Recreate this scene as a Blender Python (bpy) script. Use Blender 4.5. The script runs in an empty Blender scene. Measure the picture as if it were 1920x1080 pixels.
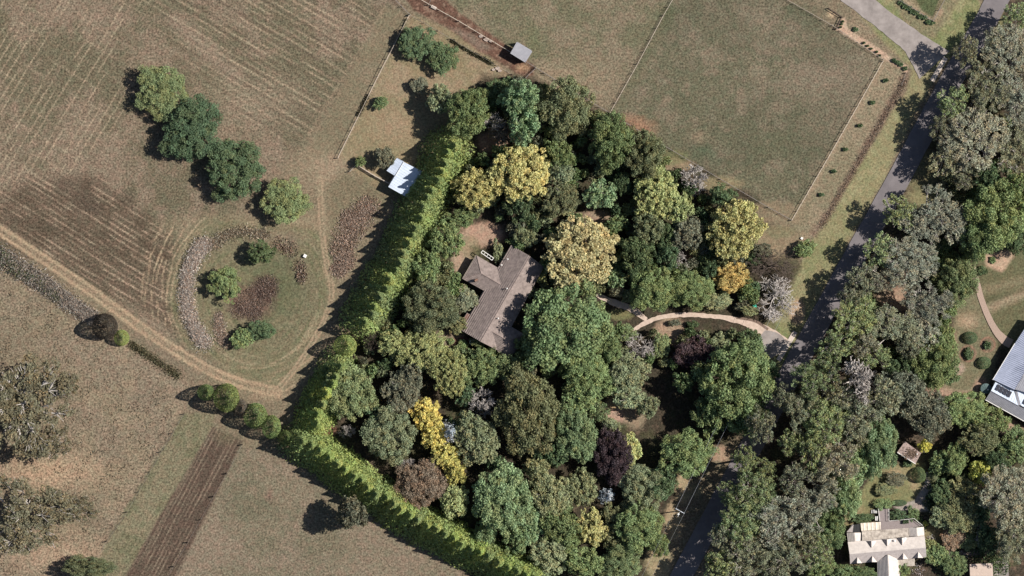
import bpy, math, random
import numpy as np
from mathutils import Vector, Matrix

# ------------------------------------------------------------------ camera, sky, sun
scene = bpy.context.scene
C = scene.collection
S = 290.0 / 1920.0                 # metres per photograph pixel on the ground
D = 2000.0                         # survey aircraft height
CAMX, CAMY = -250.0, -90.0         # flight line lies to one side, so tall things lean away from it
cam_d = bpy.data.cameras.new("camera"); cam = bpy.data.objects.new("camera", cam_d); C.objects.link(cam)
cam.location = (CAMX, CAMY, D); cam.rotation_euler = (0, 0, 0)
cam_d.sensor_width = 36; cam_d.lens = 36 * D / 290.0
cam_d.shift_x = -CAMX / 290.0; cam_d.shift_y = -CAMY / 290.0
cam_d.clip_start = 10; cam_d.clip_end = 6000
scene.camera = cam
SUN_EL = math.radians(46); sd = Vector((0.989, 0.15, 0)).normalized()
sunv = Vector((sd.x * math.cos(SUN_EL), sd.y * math.cos(SUN_EL), math.sin(SUN_EL)))
world = bpy.data.worlds.new("World"); scene.world = world; world.use_nodes = True
wn = world.node_tree; bg = wn.nodes["Background"]
sky = wn.nodes.new("ShaderNodeTexSky"); sky.sky_type = 'NISHITA'; sky.sun_disc = False
sky.sun_elevation = SUN_EL; sky.sun_rotation = math.atan2(sd.x, sd.y)
wn.links.new(sky.outputs[0], bg.inputs[0]); bg.inputs[1].default_value = 0.055
sun_d = bpy.data.lights.new("sun", 'SUN'); sun_d.energy = 4.9; sun_d.angle = math.radians(0.5); sun_d.color = (1.0, 0.945, 0.86)
sun = bpy.data.objects.new("sun", sun_d); C.objects.link(sun); sun.rotation_euler = sunv.to_track_quat('Z', 'Y').to_euler()
sun.location = sunv * 500
scene.view_settings.view_transform = 'Standard'; scene.view_settings.look = 'None'
scene.view_settings.exposure = 0.36; scene.view_settings.gamma = 1.0
scene.view_settings.use_curve_mapping = False

rnd = random.Random(7)

# ------------------------------------------------------------------ helpers
def W(px, py, z=0.0):
    """photograph pixel -> world x, y for something at height z"""
    x, y = (px - 960) * S, (540 - py) * S
    k = (D - z) / D
    return CAMX + (x - CAMX) * k, CAMY + (y - CAMY) * k

def tag(o, label=None, cat=None, group=None, kind=None):
    if label: o["label"] = label
    if cat: o["category"] = cat
    if group: o["group"] = group
    if kind: o["kind"] = kind
    return o

def empty(name, x, y, z=0, rot=0):
    o = bpy.data.objects.new(name, None); C.objects.link(o)
    o.location = (x, y, z); o.rotation_euler = (0, 0, rot); o.empty_display_size = .5
    return o

def np_mesh(name, V, F, mat=None, smooth=False):
    V = np.asarray(V, dtype=np.float32); F = np.asarray(F, dtype=np.int32)
    me = bpy.data.meshes.new(name); k = F.shape[1]
    me.vertices.add(len(V)); me.vertices.foreach_set("co", V.ravel())
    me.loops.add(F.size); me.loops.foreach_set("vertex_index", F.ravel())
    me.polygons.add(len(F)); me.polygons.foreach_set("loop_start", np.arange(0, F.size, k, dtype=np.int32))
    me.update(calc_edges=True); me.validate()
    if smooth: me.polygons.foreach_set("use_smooth", np.ones(len(F), dtype=bool))
    if mat: me.materials.append(mat)
    return me

def link(name, me, parent=None):
    o = bpy.data.objects.new(name, me); C.objects.link(o)
    if parent: o.parent = parent
    return o

class MB:
    """collects small shapes into one mesh"""
    def __init__(s): s.v = []; s.f = []
    def add(s, vs, fs):
        n = len(s.v); s.v += [tuple(v) for v in vs]; s.f += [tuple(i + n for i in f) for f in fs]
    def box(s, c, d, rot=0):
        cx, cy, cz = c; a, b, h = d[0] / 2, d[1] / 2, d[2] / 2; co, si = math.cos(rot), math.sin(rot)
        vs = []
        for z in (-h, h):
            for (x, y) in ((-a, -b), (a, -b), (a, b), (-a, b)):
                vs.append((cx + x * co - y * si, cy + x * si + y * co, cz + z))
        s.add(vs, [(3, 2, 1, 0), (4, 5, 6, 7), (0, 1, 5, 4), (1, 2, 6, 5), (2, 3, 7, 6), (3, 0, 4, 7)])
    def bar(s, p, q, r, r2=None, n=5):
        p, q = Vector(p), Vector(q); r2 = r if r2 is None else r2
        d = (q - p); 
        if d.length < 1e-6: return
        d.normalize(); a = d.orthogonal().normalized(); b = d.cross(a)
        vs = [p + (a * math.cos(t) + b * math.sin(t)) * r for t in [2 * math.pi * i / n for i in range(n)]]
        vs += [q + (a * math.cos(t) + b * math.sin(t)) * r2 for t in [2 * math.pi * i / n for i in range(n)]]
        fs = [(i, (i + 1) % n, n + (i + 1) % n, n + i) for i in range(n)] + [tuple(range(n - 1, -1, -1)), tuple(range(n, 2 * n))]
        s.add(vs, fs)
    def prism(s, pts, z0, z1):
        n = len(pts); vs = [(x, y, z0) for x, y in pts] + [(x, y, z1) for x, y in pts]
        s.add(vs, [tuple(range(n - 1, -1, -1)), tuple(range(n, 2 * n))] + [(i, (i + 1) % n, n + (i + 1) % n, n + i) for i in range(n)])
    def mesh(s, name, mat):
        me = bpy.data.meshes.new(name); me.from_pydata(s.v, [], s.f); me.update(); me.materials.append(mat); return me
    def build(s, name, mat, parent=None): return link(name, s.mesh(name, mat), parent)

# ------------------------------------------------------------------ materials
def mat(name, col, rough=.8, noise=None, bump=0, metal=0, spec=.3, col2=None):
    m = bpy.data.materials.new(name); m.use_nodes = True; nt = m.node_tree; p = nt.nodes["Principled BSDF"]
    p.inputs["Base Color"].default_value = (*col, 1); p.inputs["Roughness"].default_value = rough
    p.inputs["Metallic"].default_value = metal; p.inputs["Specular IOR Level"].default_value = spec
    if noise:
        tc = nt.nodes.new("ShaderNodeTexCoord"); no = nt.nodes.new("ShaderNodeTexNoise")
        no.inputs["Scale"].default_value = noise; no.inputs["Detail"].default_value = 6; no.inputs["Roughness"].default_value = .65
        nt.links.new(tc.outputs["Object"], no.inputs["Vector"])
        rp = nt.nodes.new("ShaderNodeValToRGB"); rp.color_ramp.elements[0].position = .3; rp.color_ramp.elements[1].position = .7
        c2 = col2 or tuple(c * .62 for c in col)
        rp.color_ramp.elements[0].color = (*c2, 1); rp.color_ramp.elements[1].color = (*[min(1, c * 1.15) for c in col], 1)
        nt.links.new(no.outputs["Fac"], rp.inputs[0]); nt.links.new(rp.outputs[0], p.inputs["Base Color"])
        if bump:
            b = nt.nodes.new("ShaderNodeBump"); b.inputs["Distance"].default_value = bump; b.inputs["Strength"].default_value = .7
            nt.links.new(no.outputs["Fac"], b.inputs["Height"]); nt.links.new(b.outputs[0], p.inputs["Normal"])
    return m

def leaf_material():
    m = bpy.data.materials.new("foliage"); m.use_nodes = True; nt = m.node_tree; p = nt.nodes["Principled BSDF"]
    oi = nt.nodes.new("ShaderNodeObjectInfo"); at = nt.nodes.new("ShaderNodeAttribute"); at.attribute_name = "tint"
    mx = nt.nodes.new("ShaderNodeVectorMath"); mx.operation = 'MULTIPLY'
    nt.links.new(oi.outputs["Color"], mx.inputs[0]); nt.links.new(at.outputs["Color"], mx.inputs[1])
    nt.links.new(mx.outputs[0], p.inputs["Base Color"]); p.inputs["Roughness"].default_value = .62; p.inputs["Specular IOR Level"].default_value = .25
    tr = nt.nodes.new("ShaderNodeBsdfTranslucent"); nt.links.new(mx.outputs[0], tr.inputs["Color"])
    ms = nt.nodes.new("ShaderNodeMixShader"); ms.inputs[0].default_value = .18
    out = [n for n in nt.nodes if n.type == 'OUTPUT_MATERIAL'][0]
    nt.links.new(p.outputs[0], ms.inputs[1]); nt.links.new(tr.outputs[0], ms.inputs[2]); nt.links.new(ms.outputs[0], out.inputs[0])
    return m
LEAF = leaf_material()
BARK = mat("brown_bark", (.13, .095, .07), .9, 3, .02)
PALEBARK = mat("pale_bark", (.56, .52, .48), .85, 2.5, .01, col2=(.34, .3, .27))
TIMBER = mat("weathered_timber", (.34, .29, .24), .9, 6, .004)
DARKTIMBER = mat("dark_timber", (.12, .09, .07), .9, 6, .004)
WIRE = mat("fence_wire", (.2, .18, .17), .8)

# ------------------------------------------------------------------ noise in numpy
def vnoise(x, y, seed, oct=4, gain=.5):
    rs = np.random.RandomState(seed); out = np.zeros_like(x, dtype=np.float32); a = 1.0; tot = 0
    for o in range(oct):
        L = rs.rand(256, 256).astype(np.float32); f = 2.0 ** o
        xx = x * f + o * 17.3; yy = y * f + o * 9.1
        xi = np.floor(xx).astype(np.int64); yi = np.floor(yy).astype(np.int64)
        fx = (xx - xi); fy = (yy - yi); fx = fx * fx * (3 - 2 * fx); fy = fy * fy * (3 - 2 * fy)
        a00 = L[xi % 256, yi % 256]; a10 = L[(xi + 1) % 256, yi % 256]; a01 = L[xi % 256, (yi + 1) % 256]; a11 = L[(xi + 1) % 256, (yi + 1) % 256]
        out += a * ((a00 * (1 - fx) + a10 * fx) * (1 - fy) + (a01 * (1 - fx) + a11 * fx) * fy); tot += a; a *= gain
    return out / tot

def polymask(X, Y, pts, soft=3.0, wob=0, seed=1):
    """soft mask of a polygon given in pixels"""
    if wob:
        X = X + (vnoise(X / 25, Y / 25, seed, 3) - .5) * 2 * wob; Y = Y + (vnoise(X / 25, Y / 25, seed + 5, 3) - .5) * 2 * wob
    pts = np.array(pts, dtype=np.float32); x0, y0 = pts.min(0) - soft * 3 - 2; x1, y1 = pts.max(0) + soft * 3 + 2
    out = np.zeros(X.shape, np.float32)
    sel = (X > x0) & (X < x1) & (Y > y0) & (Y < y1)
    if not sel.any(): return out
    x, y = X[sel], Y[sel]; inside = np.zeros(x.shape, bool); dist = np.full(x.shape, 1e9, np.float32)
    n = len(pts)
    for i in range(n):
        ax, ay = pts[i]; bx, by = pts[(i + 1) % n]
        if ay != by:
            c = ((ay > y) != (by > y)) & (x < (bx - ax) * (y - ay) / (by - ay) + ax); inside ^= c
        dx, dy = bx - ax, by - ay; t = np.clip(((x - ax) * dx + (y - ay) * dy) / (dx * dx + dy * dy + 1e-9), 0, 1)
        dist = np.minimum(dist, np.hypot(x - ax - t * dx, y - ay - t * dy))
    sdv = np.where(inside, dist, -dist)
    out[sel] = np.clip(sdv / (2 * soft) + .5, 0, 1); return out

def linedist(X, Y, pts, lim=60):
    out = np.full(X.shape, 1e3, np.float32); pts = [(float(a), float(b)) for a, b in pts]
    xs = [p[0] for p in pts]; ys = [p[1] for p in pts]
    sel = (X > min(xs) - lim) & (X < max(xs) + lim) & (Y > min(ys) - lim) & (Y < max(ys) + lim)
    x, y = X[sel], Y[sel]; d = np.full(x.shape, 1e3, np.float32)
    for (ax, ay), (bx, by) in zip(pts[:-1], pts[1:]):
        dx, dy = bx - ax, by - ay; t = np.clip(((x - ax) * dx + (y - ay) * dy) / (dx * dx + dy * dy + 1e-9), 0, 1)
        d = np.minimum(d, np.hypot(x - ax - t * dx, y - ay - t * dy))
    out[sel] = d; return out

def smooth_line(pts, n=8):
    out = []; P = [pts[0]] + list(pts) + [pts[-1]]
    for i in range(1, len(P) - 2):
        p0, p1, p2, p3 = P[i - 1], P[i], P[i + 1], P[i + 2]
        for k in range(n):
            t = k / n
            out.append(tuple(.5 * ((2 * p1[j]) + (-p0[j] + p2[j]) * t + (2 * p0[j] - 5 * p1[j] + 4 * p2[j] - p3[j]) * t * t + (-p0[j] + 3 * p1[j] - 3 * p2[j] + p3[j]) * t ** 3) for j in (0, 1)))
    out.append(tuple(pts[-1])); return out

# ------------------------------------------------------------------ ground: one sheet with ground cover
def build_ground():
    st = .33
    xs = np.arange(-153, 153.01, st); ys = np.arange(-90, 90.01, st)
    ext = np.array([4, 10, 22, 50, 110, 240, 520, 1100, 2300.])
    xs = np.concatenate([-153 - ext[::-1], xs, 153 + ext]); ys = np.concatenate([-90 - ext[::-1], ys, 90 + ext])
    gx, gy = np.meshgrid(xs, ys); X = (gx / S + 960).astype(np.float32); Y = (540 - gy / S).astype(np.float32)
    nx, ny = len(xs), len(ys)
    col = np.zeros(X.shape + (3,), np.float32); gr = np.full(X.shape, .5, np.float32); H = np.zeros(X.shape, np.float32)
    def mix(m, c, g=None):
        nonlocal col, gr
        m = np.clip(m, 0, 1)
        col[:] = col * (1 - m[..., None]) + np.array(c, np.float32) * m[..., None]
        if g is not None: gr[:] = gr * (1 - m) + g * m
    big = vnoise(X / 160, Y / 160, 3, 4, .6); med = vnoise(X / 34, Y / 34, 8, 4, .6); fin = vnoise(X / 7, Y / 7, 12, 3, .7)
    vf = vnoise(X / 2.6, Y / 2.6, 15, 2, .8)
    straw, drab, olive, green, red, soil = (.270, .212, .148), (.185, .145, .102), (.118, .112, .068), (.085, .105, .055), (.29, .165, .105), (.105, .070, .050)
    pinkstraw = (.33, .245, .175)
    big = np.clip((big - .5) * 1.5 + .5, 0, 1); med = np.clip((med - .5) * 1.35 + .5, 0, 1)
    n = lambda t, w=.12: np.clip((big * .45 + med * .35 + fin * .2 - t) / w + .5, 0, 1)
    mix(np.ones_like(X), (.198, .16, .112), .8)
    mix(n(.5, .25) * .45, olive); mix(n(.58) * .35, straw); mix((1 - n(.42)) * .25, (.155, .118, .085))
    # --- the big ploughed field, upper left
    fld = polymask(X, Y, [(-400, -400), (770, -60), (745, 10), (560, 280), (420, 420), (380, 560), (330, 640), (-40, 420), (-400, 200)], 12, 6)
    mix(fld, (.175, .138, .098), 1.0); mix(fld * n(.5, .2) * .65, (.110, .106, .066)); mix(fld * (1 - n(.45, .2)) * .5, (.245, .19, .14)); mix(fld * np.clip(1.2 - linedist(X, Y, [(330, 40), (380, 90), (440, 140)]) / 22, 0, 1) * .5, (.29, .215, .165)); mix(fld * np.clip(1.3 - np.hypot((X - 480) / 100, (Y - 190) / 60), 0, 1) * .5, (.26, .205, .15))
    def rows(mask, ang, per, wid, c, amt, seed, warp=3):
        ca, sa = math.cos(ang), math.sin(ang)
        a = X * ca + Y * sa; b = -X * sa + Y * ca
        b = b + (vnoise(a / 150, b / 150, seed, 2) - .5) * warp * 2 + (vnoise(X / 12, Y / 12, seed + 3, 2) - .5) * 1.6
        ph = np.abs(((b / per) % 1) - .5) * per
        line = np.clip(1 - ph / wid, 0, 1)
        gate = np.clip((vnoise(a / 60, b / 7, seed + 7, 3) - .38) * 6, 0, 1)
        mix(mask * line * gate * amt, c); return line * gate
    m1 = fld * polymask(X, Y, [(250, -60), (790, -60), (600, 280), (470, 230), (330, 100)], 40)
    l = rows(m1, math.atan2(.6, 1), 11, 2.4, (.37, .295, .205), .8, 31); H += m1 * l * .05
    rows(m1, math.atan2(.6, 1), 15.5, 4, (.105, .08, .058), .6, 33)
    m2 = fld * polymask(X, Y, [(-60, -60), (300, -60), (240, 110), (230, 300), (80, 420), (-60, 420)], 30)
    rows(m2, math.atan2(-.83, .5), 13, 2.1, (.36, .29, .20), .75, 41); rows(m2, math.atan2(.6, 1), 33, 2, (.34, .27, .19), .6, 43)
    rows(m2, math.atan2(-.83, .5), 21, 5, (.12, .098, .068), .35, 45)
    m3 = polymask(X, Y, [(60, 330), (190, 330), (300, 420), (340, 480), (330, 620), (130, 520), (-40, 440), (-40, 380)], 14, 8)
    mix(m3 * .75, (.108, .082, .058)); rows(m3, math.atan2(.62, 1), 10, 2.0, (.42, .32, .23), .95, 51); rows(m3, math.atan2(.62, 1), 8, 3, (.075, .055, .042), .55, 53)
    mix(m3 * np.clip((med - .52) * 6, 0, 1) * .6, (.085, .065, .045))
    for (x, y, r) in ((155, 378, 26), (178, 392, 20), (118, 350, 18), (240, 372, 16)):
        mix(np.clip(1.3 - np.hypot(X - x, Y - y) / r + (fin - .5), 0, 1) * .42 * (.4 + fin), (.075, .058, .045))
    # mown headland between the field and the house paddock
    hd = polymask(X, Y, [(722, 12), (768, 28), (632, 297), (655, 330), (570, 300)], 4, 1)
    mix(hd, (.20, .163, .112), .7); mix(hd * n(.5) * .4, (.15, .135, .082)); 
    ed = linedist(X, Y, [(722, 12), (640, 150), (573, 262)]); mix(np.clip(1 - ed / 4, 0, 1) * .35, (.29, .225, .155))
    # house paddock
    yard = polymask(X, Y, [(772, 30), (880, 70), (965, 150), (900, 200), (905, 250), (820, 370), (720, 370), (634, 294)], 4, 2)
    mix(yard, (.262, .205, .135), .55); mix(yard * n(.52) * .5, (.185, .165, .09)); mix(yard * np.clip(1 - np.hypot((X - 740), (Y - 235) * 1.3) / 60, 0, 1) * .7, (.31, .225, .15))
    # worn ground around the tracks
    for (x, y, rx, ry, c, a) in ((600, 320, 70, 45, (.26, .205, .14), .7), (610, 430, 40, 70, (.225, .18, .12), .5), (420, 425, 120, 26, (.235, .195, .125), .6), (560, 425, 60, 30, (.27, .21, .14), .7),
                                (545, 690, 110, 40, (.20, .175, .11), .6), (470, 700, 60, 30, (.20, .18, .11), .6)):
        mix(np.clip(1.3 - np.hypot((X - x) / rx, (Y - y) / ry), 0, 1) * a, c, .6)
    mix(polymask(X, Y, [(640, 315), (740, 365), (700, 420), (625, 470), (612, 360)], 8, 4) * .8, (.165, .14, .09), .7)
    mix(polymask(X, Y, [(632, 290), (658, 322), (600, 330), (585, 300)], 8, 3) * .6, (.275, .215, .15))
    # old dam: mown rings, green floor, rust weeds
    dx, dy = X - 480, Y - 555
    rr = np.hypot(dx / 1.0, dy / 1.08)
    dam = np.clip((175 - rr) / 20, 0, 1) * polymask(X, Y, [(300, 400), (620, 430), (630, 560), (590, 650), (520, 730), (440, 700), (340, 640), (290, 520)], 8)
    mix(dam * .8, (.165, .15, .092), .7)
    mix(dam * np.clip((vnoise(np.arctan2(dy, dx) * 4, rr / 4, 61, 3) - .5) * 4, 0, 1) * .5, (.105, .12, .06))
    ringc = np.clip((vnoise(np.arctan2(dy, dx) * 3, rr / 3.0, 63, 2) - .6) * 7, 0, 1)
    mix(dam * ringc * np.clip((rr - 95) / 20, 0, 1) * .55, (.31, .25, .165))
    for (R0, a0, a1) in ((178, 150, 235), (166, 155, 245), (158, 140, 225), (196, 160, 228), (148, 25, 75), (135, 20, 70), (120, 30, 85), (207, 170, 220), (143, 150, 200), (186, 160, 232), (215, 175, 225), (172, 40, 85), (184, 35, 80), (196, 175, 235)):
        ang = (np.degrees(np.arctan2(dy, dx)) + 360) % 360
        w = np.clip(1 - np.abs(rr + (vnoise(X / 30, Y / 30, int(R0), 2) - .5) * 8 - R0) / 2.3, 0, 1) * np.clip((ang - a0) / 12, 0, 1) * np.clip((a1 - ang) / 12, 0, 1)
        mix(w * np.clip((vnoise(ang / 5, rr * 0, int(R0) + 1, 2) - .25) * 4, 0, 1) * .8, (.37, .285, .19))
    mix(np.clip(1.25 - np.hypot((X - 505) / 62, (Y - 540) / 62), 0, 1) * .8, (.10, .118, .06), .5)
    H += -1.2 * np.clip(1 - np.hypot((X - 490) / 110, (Y - 550) / 105), 0, 1) ** 1.2
    mix(np.clip(1.15 - np.hypot((X - 520) / 60, (Y - 448) / 20), 0, 1) * .6, (.22, .17, .125))
    mix(np.clip((1.2 - np.hypot((X - 470) / 48, (Y - 565) / 34)) * 2 + (fin - .5), 0, 1) * .8, (.135, .085, .068), .9)
    mix(np.clip((1.2 - np.hypot((X - 497) / 28, (Y - 540) / 26)) * 2 + (fin - .5), 0, 1) * .8, (.105, .068, .055), .9)
    for (x, y) in ((565, 510), (545, 460)): mix(np.clip(1.1 - np.hypot((X - x) / 14, (Y - y) / 28), 0, 1) * .6, (.13, .1, .08))
    # lower-left dry paddock
    ll = polymask(X, Y, [(-400, 300), (0, 478), (180, 600), (350, 720), (345, 775), (205, 1010), (150, 1500), (-400, 1500)], 6, 3)
    mix(ll, (.212, .170, .122), 1.0); mix(ll * np.clip((med - .5) * 5, 0, 1) * .4, (.30, .235, .16)); mix(ll * n(.52, .2) * .35, (.15, .135, .085)); mix(ll * np.clip((fin - .6) * 6, 0, 1) * .5, (.13, .10, .07))
    mix(ll * np.clip(1.2 - np.hypot((X - 90) / 130, (Y - 885) / 40), 0, 1) * .8, (.36, .26, .175))
    mix(ll * np.clip(1.2 - np.hypot((X - 110) / 120, (Y - 1040) / 50), 0, 1) * .7, (.34, .25, .175))
    mix(ll * np.clip(1.2 - np.hypot((X - 280) / 45, (Y - 745) / 18), 0, 1) * .4, (.14, .115, .085))
    # green strip and ploughed strip
    gs = polymask(X, Y, [(345, 775), (405, 775), (395, 820), (250, 1120), (150, 1120), (205, 1005)], 3, 2)
    mix(gs, (.182, .162, .104), .9); mix(gs * np.clip((med - .45) * 5, 0, 1) * .45, (.105, .115, .062))
    lc = polymask(X, Y, [(450, 838), (560, 860), (700, 960), (1000, 1120), (1100, 1500), (200, 1500), (320, 1090)], 3, 1)
    mix(lc, (.205, .165, .12), .9); mix(lc * n(.5, .2) * .65, (.12, .118, .075)); mix(lc * np.clip((med - .55) * 5, 0, 1) * .3, (.27, .21, .155))
    pl = polymask(X, Y, [(398, 800), (455, 826), (322, 1100), (222, 1100)], 2.5, 1.5)
    mix(pl, (.098, .072, .054), .9)
    rows(pl, math.atan2(-.87, .46), 7.2, 1.7, (.27, .215, .155), .75, 71, 1); rows(pl, math.atan2(-.87, .46), 9, 2.5, (.055, .04, .03), .5, 73, 1)
    rows(gs, math.atan2(-.87, .46), 12, 2.0, (.25, .205, .14), .45, 75, 1)
    mix(np.clip(1.2 - np.hypot((X - 425) / 26, (Y - 815) / 22), 0, 1) * .45 * pl, (.16, .15, .09))
    for pts in ([(345, 775), (302, 847), (238, 960), (200, 1015)],): mix(np.clip(1 - linedist(X, Y, pts) / 3, 0, 1) * np.clip((vf - .35) * 4, 0, 1) * .8, (.06, .05, .035))
    mix(np.clip(1.2 - np.hypot((X - 505) / 9, (Y - 930) / 14), 0, 1) * .6, (.17, .10, .08))
    # farm tracks
    def track(pts, half, w, c, centre=None, amt=.85):
        d = linedist(X, Y, smooth_line(pts)); d = d + (fin - .5) * 2.5
        if centre is not None: mix(np.clip((half + w - d) / 3, 0, 1) * .75, centre, .8)
        mix(np.clip(1 - np.abs(d - half) / w, 0, 1) * (.5 + med * .9) * amt, c, .5)
    track([(-60, 395), (0, 432), (80, 485), (170, 545), (270, 618), (380, 688), (450, 718), (520, 735)], 7, 4.5, (.38, .285, .19), (.25, .195, .132), 1.0)
    track([(600, 335), (603, 420), (612, 490), (622, 545), (612, 590), (575, 660), (530, 720), (505, 738)], 3.5, 2.6, (.36, .27, .185), (.22, .18, .12))
    track([(612, 490), (604, 420), (608, 340)], 4, 2, (.28, .22, .15), None, .6)
    mix(np.clip(1.2 - np.hypot((X - 505) / 40, (Y - 742) / 12), 0, 1) * .6, (.34, .25, .17))
    # red dirt lane
    lane = polymask(X, Y, [(748, -30), (800, -30), (860, 22), (935, 68), (975, 102), (1000, 120), (1010, 140), (985, 146), (950, 128), (890, 88), (820, 42), (775, 22)], 2.5, 3)
    mix(lane, (.125, .072, .052), .7); mix(lane * np.clip((fin - .56) * 8, 0, 1) * .7, (.27, .185, .135)); mix(np.clip(1.2 - np.hypot((X - 980) / 15, (Y - 127) / 9), 0, 1) * .8 * (.3 + vf), (.42, .28, .17))
    mix(lane * polymask(X, Y, [(840, 50), (880, 60), (925, 92), (900, 95)], 4) * .7, (.2, .155, .12))
    # middle paddocks
    mp = polymask(X, Y, [(805, -60), (1270, -60), (1243, 28), (1143, 212), (1100, 195), (1000, 150), (1003, 120), (860, 22)], 3, 2)
    mix(mp, (.195, .162, .112), .9); mix(mp * n(.5, .16) * .7, (.115, .118, .07))
    mix(mp * np.clip(1.2 - np.hypot((X - 1060) / 90, (Y - 150) / 45), 0, 1) * .6, (.26, .205, .14)); mix(mp * np.clip(1.1 - np.hypot((X - 1000) / 22, (Y - 75) / 35), 0, 1) * .5, (.12, .135, .07))
    rp = polymask(X, Y, [(1262, -30), (1275, -60), (1470, -60), (1475, 0), (1652, 112), (1482, 412), (1400, 368), (1255, 282), (1145, 212), (1243, 28)], 2, 1)
    mix(rp, (.155, .136, .095), .9); mix(rp * n(.48, .16) * .6, (.102, .106, .064)); mix(rp * np.clip((med - .52) * 6, 0, 1) * .45, (.245, .19, .14)); mix(rp * (1 - n(.42, .2)) * .5, (.215, .17, .125)); mix(rp * np.clip((vnoise(X / 70, Y / 70, 131, 3) - .48) * 6, 0, 1) * .4, (.085, .088, .055))
    mix(rp * np.clip(1.2 - linedist(X, Y, [(1243, 40), (1160, 200)]) / 22, 0, 1) * .5, (.09, .10, .055))
    for (x, y, r, c, a) in ((1200, 240, 34, red, .75), (1180, 225, 22, red, .5), (1320, 285, 26, (.075, .1, .06), .6), (1340, 300, 20, (.075, .1, .06), .4), (1310, 255, 22, (.25, .19, .13), .5), (1425, 280, 20, (.1, .1, .06), .4),
                            (1505, 25, 40, (.07, .085, .05), .5), (1455, 270, 40, (.11, .115, .07), .4), (1250, 20, 22, (.08, .095, .05), .5)):
        mix(np.clip(1.25 - np.hypot((X - x) / r, (Y - y) / (r * .62)) + (fin - .5) * .5, 0, 1) * a * (X > 1120), c)
    # worn line by fences
    def worn(pts, w, c, a=.6): mix(np.clip(1 - linedist(X, Y, pts) / w, 0, 1) * (.55 + .8 * (vnoise(X / 6, Y / 6, 91, 2) - .3)) * a * 1.3, c, .4)
    worn([(766, 30), (700, 160), (633, 296)], 4, (.33, .265, .19), .8)
    worn([(668, 310), (738, 349)], 4, (.36, .28, .2), .85)
    worn([(1243, 28), (1190, 130), (1143, 212)], 4, (.13, .11, .08), .8)
    # sapling strip and brown ditch by the verge
    sp = polymask(X, Y, [(1655, 112), (1700, 135), (1640, 240), (1525, 450), (1490, 445), (1484, 412)], 2, 1)
    mix(sp, (.235, .195, .132), .8); mix(sp * n(.5) * .4, (.15, .14, .085)); worn([(1660, 118), (1488, 412)], 6, (.29, .225, .155), .7)
    vg = polymask(X, Y, [(1820, -40), (1838, 15), (1755, 140), (1700, 240), (1660, 330), (1575, 480), (1500, 625), (1468, 700), (1450, 690), (1440, 640), (1440, 600), (1500, 500), (1530, 440), (1700, 170), (1710, 130), (1640, 60), (1560, -40)], 4, 3)
    mix(vg, (.225, .195, .115), .6); mix(vg, (.235, .215, .12), .6); mix(vg * n(.50, .2) * .8, (.165, .19, .085)); mix(vg * np.clip((med - .55) * 6, 0, 1) * .5, (.33, .28, .17))
    mix(np.clip(1.1 - linedist(X, Y, [(1835, 40), (1770, 95), (1750, 70)]) / 28, 0, 1) * .6, (.15, .19, .075))
    d = linedist(X, Y, [(1697, 140), (1672, 190), (1640, 245), (1600, 320), (1560, 390), (1525, 440)])
    mix(np.clip(1.2 - d / 9 + (fin - .5) * .8, 0, 1) * .75, (.165, .115, .088), .9)
    tr_ = polymask(X, Y, [(1640, -60), (1760, -60), (1810, -20), (1750, 75), (1700, 50)], 4, 2); mix(tr_ * .8, (.2, .17, .11), .8)
    mix(polymask(X, Y, [(1700, -30), (1770, -30), (1750, 30), (1735, 30)], 2) * .9, (.075, .095, .045))
    for (x, y) in ((1610, 70), (1660, 95), (1620, 45)): mix(np.clip(1.2 - np.hypot((X - x) / 40, (Y - y) / 18), 0, 1) * .4, (.28, .22, .15))
    # pale mulch garden bed beside the paddock fence
    bed = polymask(X, Y, [(1573, 36), (1584, 32), (1590, 54), (1640, 85), (1672, 108), (1702, 124), (1700, 136), (1660, 112), (1600, 75), (1568, 56)], 1.6, 1.5)
    mix(bed, (.44, .32, .235), .5)
    mix(np.clip(1.2 - np.hypot((X - 1558) / 9, (Y - 27) / 8), 0, 1), (.42, .31, .2)); mix(np.clip(1.2 - np.hypot((X - 1605) / 9, (Y - 55) / 7), 0, 1) * .8, (.4, .3, .22))
    mix(np.clip(1 - linedist(X, Y, [(1690, -5), (1720, 20), (1748, 40), (1765, 20)]) / 8, 0, 1) * .8, (.34, .25, .18))
    # woodland floor
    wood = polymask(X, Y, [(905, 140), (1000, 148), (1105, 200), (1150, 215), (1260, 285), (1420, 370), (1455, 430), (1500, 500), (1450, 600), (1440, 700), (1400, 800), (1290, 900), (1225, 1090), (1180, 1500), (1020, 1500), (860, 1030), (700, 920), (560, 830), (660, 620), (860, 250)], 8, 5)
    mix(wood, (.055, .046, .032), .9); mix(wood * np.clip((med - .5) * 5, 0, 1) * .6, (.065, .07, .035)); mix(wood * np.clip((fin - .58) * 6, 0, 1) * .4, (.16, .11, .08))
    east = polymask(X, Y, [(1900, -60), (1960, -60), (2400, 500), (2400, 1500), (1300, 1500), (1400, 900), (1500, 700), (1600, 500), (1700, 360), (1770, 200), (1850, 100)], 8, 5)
    mix(east, (.065, .052, .038), .9); mix(east * np.clip((med - .5) * 5, 0, 1) * .6, (.08, .085, .042)); mix(east * np.clip((fin - .55) * 6, 0, 1) * .5, (.2, .14, .1))
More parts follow.
